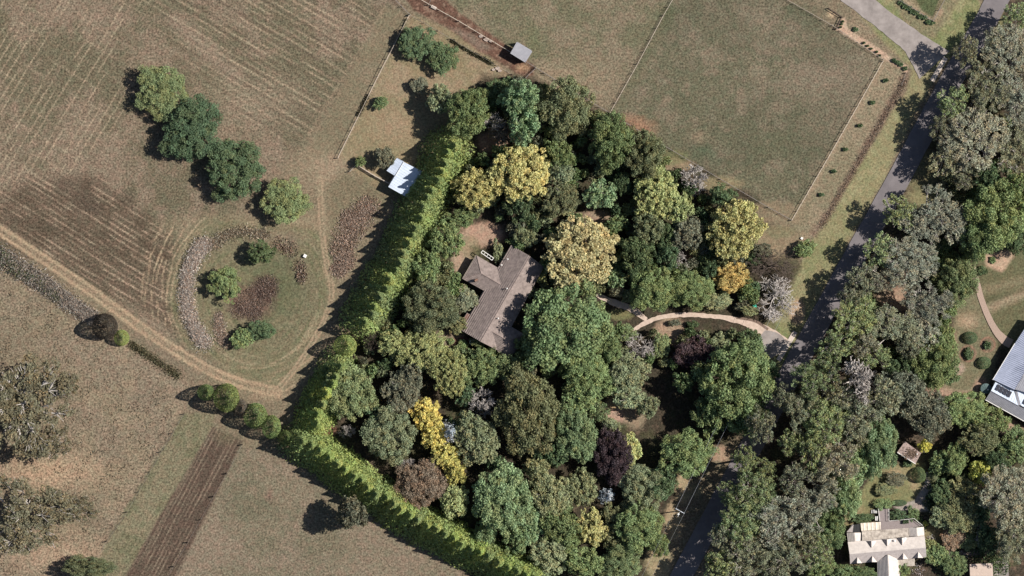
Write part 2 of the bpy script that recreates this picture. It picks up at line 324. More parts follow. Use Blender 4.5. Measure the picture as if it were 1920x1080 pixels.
    for (x, y, rx, ry, c, a) in ((925, 268, 28, 22, (.33, .22, .165), 1), (905, 440, 42, 22, (.36, .245, .18), 1), (865, 480, 18, 38, (.34, .25, .18), 1), (880, 462, 20, 20, (.2, .18, .1), .5),
                                (1120, 412, 42, 16, (.3, .22, .16), .9), (1100, 415, 16, 10, (.26, .15, .13), .8), (1050, 340, 14, 12, (.3, .2, .15), .8), (843, 632, 26, 14, (.26, .2, .145), .9), (865, 640, 20, 8, (.22, .11, .085), .8),
                                (1160, 770, 30, 22, (.36, .25, .19), 1), (1190, 770, 22, 35, (.27, .21, .145), .9), (1150, 757, 14, 10, (.38, .28, .14), .7), (615, 808, 16, 10, (.33, .17, .12), 1), (1255, 620, 26, 26, (.33, .24, .17), .9),
                                (1270, 310, 30, 14, (.26, .2, .13), .9), (1260, 295, 30, 14, (.16, .16, .08), .7), (1350, 345, 40, 14, (.24, .2, .12), .8), (1450, 455, 60, 30, (.24, .19, .125), .95), (1460, 435, 30, 12, (.15, .15, .08), .5), (1450, 400, 60, 22, (.22, .175, .115), .8),
                                (1480, 490, 20, 14, (.13, .12, .07), .5), (1160, 590, 26, 10, (.17, .165, .08), .9), (1440, 648, 16, 40, (.25, .23, .12), .9), (1470, 595, 30, 10, (.24, .22, .13), .9), (1495, 585, 14, 24, (.36, .26, .18), .9),
                                (1280, 915, 14, 30, (.33, .26, .165), 1), (1262, 980, 17, 36, (.32, .25, .16), 1), (1235, 1050, 24, 40, (.29, .24, .145), 1), (1345, 850, 28, 14, (.34, .235, .165), .9), (1300, 920, 18, 12, (.26, .22, .14), .8),
                                (940, 880, 12, 5, (.25, .15, .1), .7), (1300, 480, 20, 14, (.26, .18, .14), .7), (1690, 560, 34, 22, (.36, .25, .18), .9), (1660, 555, 14, 16, (.33, .24, .17), .8), (1790, 330, 40, 30, (.14, .13, .08), .6), (1775, 365, 36, 14, (.25, .22, .12), .8),
                                (1725, 430, 18, 10, (.4, .28, .2), .8), (1730, 330, 30, 40, (.2, .19, .1), .6), (1740, 372, 40, 16, (.24, .22, .12), .8), (1862, 60, 18, 40, (.22, .22, .11), .9), (1870, 20, 12, 10, (.24, .22, .12), .8)):
        mix(np.clip((1.25 - np.hypot((X - x) / rx, (Y - y) / ry)) * 2.2 + (fin - .5) * .8, 0, 1) * a, c, .5)
    # east gardens
    gl = polymask(X, Y, [(1830, 480), (1960, 440), (1960, 650), (1900, 650), (1865, 620), (1840, 560)], 6, 3); mix(gl, (.125, .12, .067), .6)
    mix(gl * np.clip(1.2 - linedist(X, Y, [(1850, 580), (1930, 545)]) / 12, 0, 1) * .7, (.32, .245, .17)); mix(gl * np.clip(1.2 - linedist(X, Y, [(1840, 545), (1925, 525)]) / 12, 0, 1) * .5, (.25, .2, .13)); mix(gl * np.clip(1.2 - linedist(X, Y, [(1850, 565), (1930, 540)]) / 5, 0, 1) * .5, (.07, .075, .04))
    mix(polymask(X, Y, [(1845, 478), (1890, 470), (1902, 478), (1880, 510), (1850, 498)], 3, 2), (.42, .3, .215), .4)
    gr2 = polymask(X, Y, [(1790, 560), (1835, 545), (1870, 640), (1862, 700), (1840, 760), (1790, 760), (1745, 740), (1755, 700), (1785, 650)], 5, 3); mix(gr2, (.17, .155, .095), .6)
    mix(np.clip(1.2 - np.hypot((X - 1815) / 24, (Y - 602) / 16), 0, 1) * gr2, (.34, .25, .17)); mix(np.clip(1.2 - np.hypot((X - 1787) / 9, (Y - 650) / 40), 0, 1) * .8, (.3, .19, .14))
    for pts, w, c in (([(1750, 730), (1790, 745), (1830, 745), (1840, 720)], 12, (.36, .24, .18)), ([(1840, 765), (1880, 790), (1925, 820)], 11, (.38, .26, .19)), ([(1790, 700), (1800, 690)], 9, (.4, .3, .24))):
        mix(np.clip(1.4 - linedist(X, Y, pts) / w, 0, 1), c, .5)
    for (x, y, r) in ((1815, 663, 14), (1852, 646, 13)):
        q = np.hypot(X - x, Y - y); mix(np.clip(1.3 - q / r * .95, 0, 1), (.16, .12, .085)); mix(np.clip(1 - np.abs(q - r) / 3, 0, 1) * .9, (.26, .145, .105))
    lw = polymask(X, Y, [(1640, 880), (1700, 868), (1735, 870), (1735, 900), (1722, 930), (1700, 945), (1640, 950), (1600, 985), (1588, 1000), (1580, 970), (1610, 930)], 4, 3); mix(lw, (.195, .19, .095), .5)
    for (x, y, rx, ry) in ((1600, 965, 22, 26), (1680, 885, 26, 14), (1715, 905, 12, 20)): mix(lw * np.clip(1.2 - np.hypot((X - x) / rx, (Y - y) / ry), 0, 1) * .8, (.34, .255, .16))
    mix(polymask(X, Y, [(1675, 950), (1715, 938), (1735, 905), (1748, 905), (1748, 945), (1740, 958), (1690, 962)], 1.5, 1), (.33, .285, .255), .3)
    for pts, w, c in (([(1540, 1068), (1600, 1062)], 8, (.36, .26, .17)), ([(1740, 1000), (1760, 1010), (1775, 985)], 16, (.22, .19, .11)), ([(1745, 1040), (1850, 1035)], 5, (.34, .27, .24))):
        mix(np.clip(1.4 - linedist(X, Y, pts) / w, 0, 1) * .9, c, .5)
    # fine mottling of the growth itself
    vv = .72 + .56 * vnoise(X / 3.3, Y / 3.3, 101, 3, .8); col *= vv[..., None] * np.array([.90, .878, .915], np.float32)
    H += (vnoise(X / 60, Y / 60, 111, 2) - .5) * .25 + (vf - .5) * .10
    roadm = np.clip(1.2 - linedist(X, Y, [(1900, -60), (1858, 15), (1680, 345), (1480, 700), (1275, 1085)], 90) / 60, 0, 1)
    side = np.clip(1.2 - linedist(X, Y, [(1570, -30), (1755, 120)], 90) / 50, 0, 1)
    H *= (1 - np.clip(roadm + side, 0, 1)); 
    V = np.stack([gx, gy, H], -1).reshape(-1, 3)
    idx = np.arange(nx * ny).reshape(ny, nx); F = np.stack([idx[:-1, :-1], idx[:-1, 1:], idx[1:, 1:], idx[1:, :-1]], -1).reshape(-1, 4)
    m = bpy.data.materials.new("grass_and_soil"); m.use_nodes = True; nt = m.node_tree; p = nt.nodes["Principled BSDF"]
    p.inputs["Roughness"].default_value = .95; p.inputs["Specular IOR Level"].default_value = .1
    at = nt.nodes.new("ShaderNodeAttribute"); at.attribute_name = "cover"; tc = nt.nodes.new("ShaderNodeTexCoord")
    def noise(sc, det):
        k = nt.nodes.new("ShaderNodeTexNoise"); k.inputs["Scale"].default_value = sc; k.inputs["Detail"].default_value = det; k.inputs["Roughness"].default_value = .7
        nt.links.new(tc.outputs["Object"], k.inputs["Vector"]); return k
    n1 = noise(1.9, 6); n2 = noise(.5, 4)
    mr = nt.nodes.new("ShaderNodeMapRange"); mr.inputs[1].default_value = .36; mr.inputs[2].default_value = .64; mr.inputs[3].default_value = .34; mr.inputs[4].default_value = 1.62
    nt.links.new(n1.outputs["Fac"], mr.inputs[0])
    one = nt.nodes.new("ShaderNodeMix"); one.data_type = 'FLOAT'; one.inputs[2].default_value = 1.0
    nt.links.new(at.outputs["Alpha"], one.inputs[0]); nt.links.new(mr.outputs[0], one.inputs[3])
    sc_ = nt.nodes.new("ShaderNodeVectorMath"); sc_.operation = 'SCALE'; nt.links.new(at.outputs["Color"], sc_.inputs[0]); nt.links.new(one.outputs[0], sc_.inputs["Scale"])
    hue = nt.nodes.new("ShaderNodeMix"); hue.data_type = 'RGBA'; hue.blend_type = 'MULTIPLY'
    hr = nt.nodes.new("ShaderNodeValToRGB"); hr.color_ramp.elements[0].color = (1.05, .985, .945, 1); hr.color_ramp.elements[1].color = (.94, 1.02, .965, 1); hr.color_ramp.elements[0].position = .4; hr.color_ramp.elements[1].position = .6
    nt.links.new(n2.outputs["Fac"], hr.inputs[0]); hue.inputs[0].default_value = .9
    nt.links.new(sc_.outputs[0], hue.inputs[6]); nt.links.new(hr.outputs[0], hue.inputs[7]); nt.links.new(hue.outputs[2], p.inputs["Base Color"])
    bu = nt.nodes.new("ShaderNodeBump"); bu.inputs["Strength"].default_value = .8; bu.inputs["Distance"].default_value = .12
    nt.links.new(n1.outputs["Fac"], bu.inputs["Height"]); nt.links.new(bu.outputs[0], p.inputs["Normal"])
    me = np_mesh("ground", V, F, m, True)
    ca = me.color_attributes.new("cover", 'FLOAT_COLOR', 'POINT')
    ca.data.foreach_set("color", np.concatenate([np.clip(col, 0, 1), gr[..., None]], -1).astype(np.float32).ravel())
    o = link("ground", me); tag(o, kind="structure"); return o
build_ground()

# ------------------------------------------------------------------ roads and paths
def ribbon(name, pts, widths, z, m, sub=8, wob=.0, seed=0):
    pts = smooth_line(pts, sub); rs = random.Random(seed); V = []; n = len(pts)
    P = [Vector(W(*p)) for p in pts]
    for i, p in enumerate(P):
        t = (P[min(i + 1, n - 1)] - P[max(i - 1, 0)]).normalized(); nn = Vector((-t.y, t.x))
        f = i / (n - 1) * (len(widths) - 1); k = min(int(f), len(widths) - 2); w = widths[k] * (1 - f + k) + widths[k + 1] * (f - k); w *= S / 2
        a, b = p + nn * (w + rs.uniform(-wob, wob)), p - nn * (w + rs.uniform(-wob, wob)); V += [(a.x, a.y, z), (b.x, b.y, z)]
    F = [(2 * i, 2 * i + 1, 2 * i + 3, 2 * i + 2) for i in range(n - 1)]
    me = bpy.data.meshes.new(name); me.from_pydata(V, [], F); me.update(); me.materials.append(m)
    o = link(name, me); tag(o, kind="structure"); return o
ASPH = mat("asphalt", (.175, .157, .163), .9, .28, .006, col2=(.135, .121, .128))
GRAVROAD = mat("grey_gravel", (.30, .265, .25), .95, .35, .01, col2=(.195, .17, .16))
DRIVE = mat("pale_gravel", (.52, .41, .345), .95, 1.2, .01, col2=(.40, .31, .25))
BRICKP = mat("brick_paving", (.40, .30, .24), .9, 5, .006, col2=(.25, .18, .15))
CONC = mat("concrete", (.55, .47, .41), .85, 1.5, .003, col2=(.42, .36, .32))
ribbon("road", [(1905, -75), (1860, 18), (1774, 168), (1681, 342), (1598, 490), (1488, 690), (1385, 880), (1275, 1085), (1230, 1170)], [42, 42, 42, 42, 42, 40, 40], .16, ASPH, wob=.10, seed=1)
ribbon("side_road", [(1540, -55), (1600, -8), (1660, 40), (1712, 80), (1752, 122)], [42, 42, 38, 44, 78], .10, GRAVROAD, wob=.12, seed=2)
ribbon("driveway", [(1160, 645), (1185, 622), (1215, 603), (1255, 592), (1310, 591), (1370, 598), (1415, 612), (1447, 634), (1466, 655)], [6, 7, 8, 8, 8, 14, 30, 46], .17, DRIVE, wob=.12, seed=3)
ribbon("driveway_spur", [(1118, 553), (1150, 567), (1185, 580), (1212, 600)], [7, 12, 12, 8], .163, DRIVE, wob=.12, seed=4)
ribbon("driveway_verge", [(1380, 596), (1415, 602), (1440, 618)], [4, 5, 5], .178, mat("leaf_litter", (.2, .14, .11), .95, 5, .01), seed=5)
ribbon("driveway_apron", [(1430, 625), (1447, 640), (1462, 662)], [14, 40, 50], .185, GRAVROAD, wob=.05, seed=6)
ribbon("garden_path", [(1822, 496), (1830, 525), (1843, 570), (1862, 612), (1880, 635), (1896, 645)], [13, 11, 11, 12, 16, 18], .19, BRICKP, wob=.04, seed=7)
for k, (a, b) in enumerate((((1747, 152), (1773, 108)), ((1459, 676), (1491, 622)))):
    o = ribbon("concrete_gutter", [a, ((a[0] + b[0]) / 2, (a[1] + b[1]) / 2), b], [9, 9, 9], .21, CONC, seed=9)

# ------------------------------------------------------------------ tree prototypes
def unit(v): return v / (np.linalg.norm(v, axis=-1, keepdims=True) + 1e-9)

def leaf_quads(P, N, size, rs, elong=1.0, chaos=.6, out=0.0):
    n = len(P); nn = unit(N + rs.normal(size=(n, 3)) * chaos)
    t = unit(np.cross(nn, rs.normal(size=(n, 3))))
    if out > 0:
        t = unit(t * (1 - out) + N * out); nn = unit(np.cross(t, rs.normal(size=(n, 3))))
    b = np.cross(nn, t); s = size * rs.uniform(.6, 1.25, (n, 1))
    w = lambda: rs.uniform(.75, 1.2, (n, 1))
    q = np.stack([P + (t * elong * .55) * s * w(), P + (b * .5) * s * w() + nn * s * .12, P - (t * elong * .55) * s * w(), P - (b * .5) * s * w() - nn * s * .05], 1)
    return q.reshape(-1, 3)

def finish_crown(name, q, lobe_id, rs, spread=.18, hs=.5):
    n = len(q) // 4; F = np.arange(n * 4).reshape(n, 4); me = np_mesh(name, q, F, LEAF)
    k = int(lobe_id.max()) + 1; lt = 1 + rs.normal(size=(k, 1)) * spread * .7; hue = rs.normal(size=(k, 1)) * spread * hs
    base = lt[lobe_id] * (1 + rs.normal(size=(n, 1)) * spread); hh = np.clip(hue[lobe_id] + rs.normal(size=(n, 1)) * .06, -.07, .26)
    c = np.concatenate([base * (1 + hh), base, base * (1 - hh * .6), np.ones((n, 1))], 1); c = np.clip(c, .3, 2.2)
    ca = me.color_attributes.new("tint", 'FLOAT_COLOR', 'POINT'); ca.data.foreach_set("color", np.repeat(c, 4, 0).astype(np.float32).ravel())
    return me

def branch_mesh(name, segs, m, n=5):
    V = []; F = []
    for (p, q, r, r2) in segs:
        d = q - p; L = np.linalg.norm(d)
        if L < 1e-5: continue
        d = d / L; a = np.cross(d, [0.3, .5, .81]); a /= np.linalg.norm(a) + 1e-9; b = np.cross(d, a); k = len(V)
        for (c, r_) in ((p, r), (q, r2)):
            for i in range(n):
                t = 2 * math.pi * i / n; V.append(c + (a * math.cos(t) + b * math.sin(t)) * r_)
        F += [(k + i, k + (i + 1) % n, k + n + (i + 1) % n, k + n + i) for i in range(n)]
    return np_mesh(name, np.array(V), np.array(F), m, True)

def lobed(seed, R, H, kind):
    """lobed crown -> (crown mesh, trunk mesh, R, H)"""
    rs = np.random.RandomState(seed)
    P = dict(
        oak=dict(nl=10, dens=.86, lr=(.26, .44), cr=.62, rz=.44, sub=(.26, .44), leaf=.29, zb=-.45, el=1.15, chaos=.8, out=0, keep=1.0),
        gum=dict(nl=13, dens=.62, lr=(.17, .30), cr=.74, rz=.30, sub=(.28, .44), leaf=.30, zb=-.1, el=1.2, chaos=.9, out=.1, keep=.86),
        gold=dict(nl=12, dens=.95, lr=(.24, .38), cr=.64, rz=.42, sub=(.22, .36), leaf=.32, zb=-.3, el=1.5, chaos=.5, out=.45, keep=1.0),
        shrub=dict(nl=6, dens=1.0, lr=(.36, .55), cr=.50, rz=.42, sub=(.32, .5), leaf=.30, zb=-.2, el=1.1, chaos=.7, out=.1, keep=1.0),
        wispy=dict(nl=11, dens=.6, lr=(.22, .38), cr=.66, rz=.40, sub=(.3, .45), leaf=.30, zb=-.3, el=1.7, chaos=.9, out=.35, keep=.9))[kind]
    zc = H - R * 0 - H * P["rz"]; Rz = H * P["rz"]
    nl = int(P["nl"] * (1 + R / 4.0)); lobes = []
    for _ in range(nl * 40):
        if len(lobes) >= nl: break
        a = rs.uniform(0, 2 * math.pi); z = rs.uniform(P["zb"], 1); h = math.sqrt(max(0, 1 - z * z)); rad = P["cr"] * rs.uniform(.75, 1.12)
        if rs.rand() < .18: rad *= .5
        c = np.array([math.cos(a) * h * R, math.sin(a) * h * R, z * Rz]) * rad; r = R * rs.uniform(*P["lr"]) * (1.0 if R < 5 else .85)
        if all(np.linalg.norm(c - o[0]) > (r + o[1]) * .42 for o in lobes): lobes.append((c, r))
    irr = 1 + .16 * math.sin(rs.uniform(0, 6)); Q = []; ids = []; LC = np.array([l[0] for l in lobes]); LR = np.array([l[1] for l in lobes])
    subs = []
    for li, (c, r) in enumerate(lobes):
        ns = rs.randint(9, 14)
        for _ in range(ns):
            d = unit(rs.normal(size=3) + np.array([0, 0, .45])); sc = c + d * r * .72 * np.array([1, 1, .85]); sr = r * rs.uniform(*P["sub"])
            dd = np.linalg.norm((sc - LC), axis=1) / LR; dd[li] = 9
            if dd.min() < .55 and rs.rand() < .8: continue
            if rs.rand() > P["keep"]: continue
            subs.append((sc, sr, li))
    for k, (c, r, li) in enumerate(subs):
        nleaf = int(max(8, 4 * math.pi * r * r / (P["leaf"] ** 2) * 1.15 * P["dens"]))
        d = unit(rs.normal(size=(nleaf, 3)) + np.array([0, 0, .3])); rr = rs.uniform(.6, 1.16, (nleaf, 1))
        p = c + d * r * rr; Q.append(leaf_quads(p, d, P["leaf"], rs, P["el"], P["chaos"], P["out"])); ids.append(np.full(nleaf, k))
    q = np.concatenate(Q); q[:, 2] += zc; q[:, 0] *= irr ** .5; q[:, 1] /= irr ** .5; ids = np.concatenate(ids)
    mx = np.percentile(np.hypot(q[:, 0], q[:, 1]), 97); q[:, :2] *= R / mx; zt = q[:, 2].max(); q[:, 2] *= H / zt
    q[:, 2] = np.maximum(q[:, 2], .05)
    crown = finish_crown(kind + "_crown", q, ids, rs, .18, .3 if kind == "gold" else .5)
    # trunk with limbs
    segs = []; fork = np.array([rs.uniform(-.3, .3), rs.uniform(-.3, .3), max(.3, (zc - Rz * .7) * .8)]); tr = .035 * R + .02 * H
    segs.append((np.zeros(3), fork * .5, tr * 1.3, tr)); segs.append((fork * .5, fork, tr, tr * .8))
    f = np.array([R / mx, R / mx, 1])
    for (c, r) in lobes:
        e = c * f + np.array([0, 0, zc]); e *= np.array([1, 1, H / zt]); mid = fork + (e - fork) * .5 + np.array([0, 0, .12 * R]) + rs.normal(size=3) * .05 * R
        segs.append((fork, mid, tr * .45, tr * .28)); segs.append((mid, e, tr * .28, tr * .12))
        for _ in range(6 if kind == 'gum' else 4):
            s_ = e + unit(rs.normal(size=3) + np.array([0, 0, .6])) * r * (1.02 if kind == 'gum' else .9); segs.append((mid + (e - mid) * .6, s_, tr * .16, .035 if kind == 'gum' else .02))
    tm = branch_mesh(kind + "_trunk", segs, PALEBARK if kind in ("gum", "wispy") else BARK)
    return crown, tm, R, H

def cone(seed, R, H, power=1.5, leaf=.34, dens=1.0, ey=1.0, knob=.16, straight=False):
    rs = np.random.RandomState(seed); n = int(dens * math.pi * R * math.hypot(R, H) * ey / leaf ** 2 * 1.5)
    t = rs.beta(1.0, 1.25, n); a = rs.uniform(0, 2 * math.pi, n)
    prof = (lambda t: np.clip((1 - t) ** 1.2, 0, 1)) if straight else lambda t: (1 - t ** power) ** .78 * (1 - .25 * (1 - t) ** 6)
    kn = 1 + knob * (np.sin(a * 5 + t * 9 + seed) * np.sin(a * 3 - t * 13) + .8 * rs.normal(size=n) * .35)
    r = R * prof(t) * kn * (1 - .25 * rs.rand(n) ** 3)
    p = np.stack([r * np.cos(a), r * np.sin(a) * ey, t * H * (1 + .0 * a)], 1)
    N = unit(np.stack([np.cos(a) / 1, np.sin(a) / ey, np.full(n, R / H * 1.2) + t * 1.2], 1))
    q = leaf_quads(p, N, leaf, rs, 1.3, .5, .25); ids = (np.floor(a / 6.3 * 7) + 7 * np.floor(t * 6)).astype(int); ids -= ids.min()
    q[:, 2] = np.maximum(q[:, 2], .05)
    crown = finish_crown("cone_crown", q, ids, rs, .13)
    tm = branch_mesh("cone_trunk", [(np.zeros(3), np.array([0, 0, H * .5]), .05 * R + .12, .08), (np.array([0, 0, H * .5]), np.array([0, 0, H * .93]), .08, .02)], BARK)
    return crown, tm, R, H

def bare(seed, R, H, m, twig=5, spread=.8, low=.25):
    rs = np.random.RandomState(seed); segs = []
    def grow(p, d, L, r, lv):
        k = 3; 
        for i in range(k):
            d = unit(d + rs.normal(size=3) * .22 + np.array([0, 0, .05])); q = p + d * L / k; segs.append((p, q, r, r * .8)); p = q; r *= .8
            if lv > 0 and i > 0:
                for _ in range(1 if lv < 3 else 2):
                    grow(p, unit(d + unit(rs.normal(size=3)) * spread), L * rs.uniform(.5, .75), r * .6, lv - 1)
        if lv > 0: grow(p, unit(d + rs.normal(size=3) * .3), L * .7, r * .8, lv - 1)
    z0 = H * low; segs.append((np.zeros(3), np.array([0, 0, z0]), .05 * R + .05, .045 * R + .04))
    for i in range(6):
        a = i * 1.05 + rs.uniform(-.3, .3); grow(np.array([0, 0, z0]), unit(np.array([math.cos(a), math.sin(a), rs.uniform(.3, 1.2)])), R * .55, .03 * R + .03, twig - 1)
    V = np.array([s[1] for s in segs]); mx = np.percentile(np.hypot(V[:, 0], V[:, 1]), 95); zt = V[:, 2].max()
    sc = np.array([R / mx, R / mx, H / zt]); big = [s for s in segs if s[2] >= .05]; small = [s for s in segs if s[2] < .05]
    f = lambda L, mn: [(a * sc, b * sc, max(mn, r), max(mn, r2)) for a, b, r, r2 in L]
    return branch_mesh("twigs", f(small, .055 if m is GREYBARK else .035), m, 3), branch_mesh("bare_trunk", f(big, .06), m, 5), R, H

GREYBARK = mat("grey_twigs", (.60, .555, .52), .9, 2.5, 0, col2=(.40, .36, .34)); BROWNBARK = mat("brown_twigs", (.15, .115, .095), .9, 3)
PROTO = {
    "oakL": [lobed(s, 8.0, 13, "oak") for s in (1, 2, 3)], "oakM": [lobed(s, 5.0, 9, "oak") for s in (4, 5, 6, 7)], "oakS": [lobed(s, 2.8, 4.5, "oak") for s in (8, 9)],
    "gumL": [lobed(s, 8.5, 18, "gum") for s in (11, 12, 13)], "gumM": [lobed(s, 5.5, 14, "gum") for s in (14, 15, 16)],
    "goldL": [lobed(s, 8.0, 14, "gold") for s in (21, 22)], "goldM": [lobed(s, 4.6, 10, "gold") for s in (23, 24, 25)],
    "wisL": [lobed(s, 7.0, 12, "wispy") for s in (31, 32)], "wisM": [lobed(s, 4.4, 9, "wispy") for s in (33, 34, 35)],
    "shr": [lobed(s, 2.0, 2.4, "shrub") for s in (41, 42, 43)], "shs": [lobed(s, .9, 1.1, "shrub") for s in (44, 45)],
    "egg": [cone(s, 3.2, 6.5, 1.75, .18, 1.5, 1.0, .02) for s in (51, 52)], "con": [cone(s, 3.0, 8, 1.3, .36, knob=.3) for s in (53, 54)],
    "hed": [cone(s, 6.0, 12.5, 1.0, .36, .8, 1.0, .07, True) for s in (61, 62, 63, 64)],
    "bareW": [bare(s, 4.2, 8, GREYBARK) for s in (71, 72)], "bareB": [bare(s, 5.5, 9, BROWNBARK) for s in (73,)], "bareT": [bare(s, 6.0, 7, GREYBARK, 5, 1.0, .12) for s in (74,)],
}
CROWNLESS = {"bareW", "bareB", "bareT"}

def srgb(r, g, b): return tuple(((c / 255) ** 2.2) for c in (r, g, b))
COL = dict(fieldgum=(.175, .165, .105), golds=(.66, .59, .20), dark=(0.124, 0.182, 0.091), mid=(0.213, 0.282, 0.125), bright=(0.229, 0.278, 0.129), olive=(0.236, 0.255, 0.132), lime=(0.464, 0.515, 0.241), gold=(.54, .515, .225), goldb=(.49, .435, .225), yolive=(0.36, 0.385, 0.17),
           grey=(0.289, 0.328, 0.187), greyd=(0.203, 0.213, 0.149), bluegreen=(0.245, 0.338, 0.177), pale=(0.384, 0.435, 0.272), purple=(.070, .047, .052), blue=(.48, .54, .60), brown=(0.266, 0.205, 0.149), browng=(0.218, 0.243, 0.129),
           hedge=(0.288, 0.353, 0.126), orange=(.55, .41, .15), greywhite=(0.512, 0.501, 0.440), gum=(0.269, 0.281, 0.177), gumg=(0.285, 0.291, 0.214), gumgreen=(0.271, 0.329, 0.159), lemon=(.62, .62, .17), rust=(0.398, 0.277, 0.226), cyp=(0.212, 0.276, 0.104))
CWORD = dict(dark="dark green", mid="mid-green", bright="bright green", olive="olive green", lime="lime green", gold="golden yellow", goldb="tawny gold", yolive="yellow-green", grey="grey-green", greyd="dark grey-green", bluegreen="blue-green",
             pale="pale green", purple="dark purple", blue="silver-blue", brown="brown", browng="brownish green", hedge="fresh green", cyp="fresh green", orange="orange and yellow", greywhite="whitish grey", gum="grey-olive", gumg="silvery grey-green", gumgreen="olive-green", fieldgum="dark olive-brown", golds="bright golden", lemon="lemon yellow", rust="rust brown")
KWORD = dict(oak=("broadleaf_tree", "broadleaf tree", "tree"), gum=("gum_tree", "open gum tree", "tree"), gold=("tufted_conifer", "tufted conifer", "tree"), wis=("feathery_tree", "feathery tree", "tree"), shr=("shrub", "shrub", "shrub"), shs=("small_shrub", "low shrub", "shrub"),
             egg=("clipped_cypress", "clipped cypress", "tree"), con=("conifer_tree", "conifer", "tree"), hed=("hedge_cypress", "cypress", "tree"), bareW=("bare_tree", "bare branching tree", "tree"), bareB=("bare_brown_tree", "bare brown tree", "tree"), bareT=("twiggy_tree", "twiggy leafless tree", "tree"))
pend = []    # labels are written once every tree stands
cnt = {}
def plant(px, py, r, kind, colour, H=None, ry=None, label=None, group=None, rot=None, zf=.6):
    rm = r * S; rym = (ry if ry else r) * S; big = max(rm, rym)
    key = kind
    if kind == "oak": key = "oakL" if big > 6.2 else "oakM" if big > 3.6 else "oakS"
    if kind == "gum": key = "gumL" if big > 6.6 else "gumM"
    if kind == "gold": key = "goldL" if big > 6.2 else "goldM"
    if kind == "wis": key = "wisL" if big > 5.6 else "wisM"
    vs = PROTO[key]; k = cnt.get(key, rnd.randrange(len(vs))); cnt[key] = k + 1; crown, trunk, R, HH = vs[k % len(vs)]
    if H is None: H = HH * (.5 + .5 * big / R) * rnd.uniform(.92, 1.08)
    x, y = W(px, py, H * zf)
    nm, kw, cat = KWORD[kind]
    root = empty(nm, x, y, -.1)
    ang = rnd.uniform(0, 6.28) if rot is None else rot
    col = COL[colour] if isinstance(colour, str) else colour
    j = [rnd.gauss(0, .10), max(-.03, rnd.gauss(.01, .035))]
    c = (col[0] * (1 + j[0] + j[1]), col[1] * (1 + j[0]), col[2] * (1 + j[0] - j[1]), 1)
    # keep the ellipse in picture axes although the mesh itself is turned
    for nme, me in (("trunk", trunk), ("crown", crown)):
        o = bpy.data.objects.new(nme if key not in CROWNLESS or nme == "trunk" else "twigs", me); C.objects.link(o); o.parent = root
        o.rotation_euler = (0, 0, ang); o.scale = (big / R, big / R, H / HH); o.color = c
    if abs(rym - rm) > .01: root.scale = (rm / big, rym / big, 1)
    root["category"] = cat
    if group: root["group"] = group
    pend.append((root, px, py, r, kind, colour, label)); return root

exec_list = None
# --- field trees
G = "trees in the open field"
plant(303, 170, 50, "oak", "bright", 6.0, 52, "bright green broadleaf tree, uppermost of the diagonal row in the field", G)
plant(360, 243, 59, "oak", "dark", 7.5, 61, "largest dark green tree, second in the diagonal row in the field", G)
plant(441, 318, 56, "oak", "dark", 7.5, 56, "dark green tree, third in the diagonal row, beside the smaller bright tree", G)
plant(536, 378, 43, "oak", "bright", 6.0, 45, "round bright green tree at the lower end of the diagonal row", G)
plant(781, 79, 35, "oak", "dark", 4.6, 32, "upper of the two touching dark round trees by the paddock fence")
plant(831, 108, 32, "oak", "dark", 4.6, 30, "lower of the two touching dark round trees near the dirt lane")
plant(788, 161, 18, "wis", "greyd", 3.4, 17); plant(826, 184, 27, "wis", "grey", 8, 27); plant(876, 210, 46, "oak", "mid", 13, 46)
plant(713, 193, 14, "oak", "mid", 3, 13, "small lone tree in the middle of the house paddock")
plant(722, 297, 20, "wis", "greyd", 4.6, 20, "dark bushy shrub touching the corner of the white shed roof"); plant(675, 303, 11, "oak", "mid", 3, 11)
plant(421, 533, 32, "oak", "mid", 5.0, 32); plant(491, 473, 25, "gold", "dark", 5.5, 24); plant(453, 634, 21, "oak", "mid", 3.6, 21); plant(490, 619, 26, "oak", "dark", 4.2, 19)
plant(198, 611, 27, "egg", (.075, .066, .055), 9, 27, "tall grey-brown egg-shaped conifer beside the farm track"); plant(229, 633, 16, "egg", "hedge", 5, 17, "small fresh green egg-shaped cypress beside the farm track")
for (x, y, rx, ry, h, c, l) in ((388, 735, 18, 17, 9, "cyp", "leftmost small round clipped cypress of the row"), (427, 745, 27, 30, 11, "cyp", "largest egg-shaped clipped cypress, second in the row"), (453, 765, 14, 19, 7, (.20, .18, .15), "grey dead clipped cypress between green ones"),
                             (481, 779, 25, 27, 10, "cyp", "fourth clipped cypress, just right of the grey dead one"), (511, 800, 20, 25, 9.5, "cyp", "fifth clipped cypress from the field end of the row"), (538, 821, 16, 17, 8, "cyp", "sixth clipped cypress, next to the long hedge")):
    plant(x, y, rx, "egg", c, h, ry, l, "clipped cypresses in a row at the field corner")
plant(45, 765, 92, "gum", "fieldgum", 13, 95, "huge spreading gum at the field edge above another gum"); plant(110, 720, 35, "gum", "fieldgum", 10, 36); plant(100, 830, 34, "gum", "fieldgum", 9, 34)
plant(50, 965, 92, "gum", "fieldgum", 13, 78, "huge spreading gum at the field edge below another gum"); plant(143, 955, 38, "gum", "fieldgum", 9, 30); plant(165, 1064, 48, "oak", "browng", 7, 22)
plant(659, 962, 31, "wis", "greyd", 13, 32, "thin dark grey tree standing alone outside the long hedge", zf=.7)
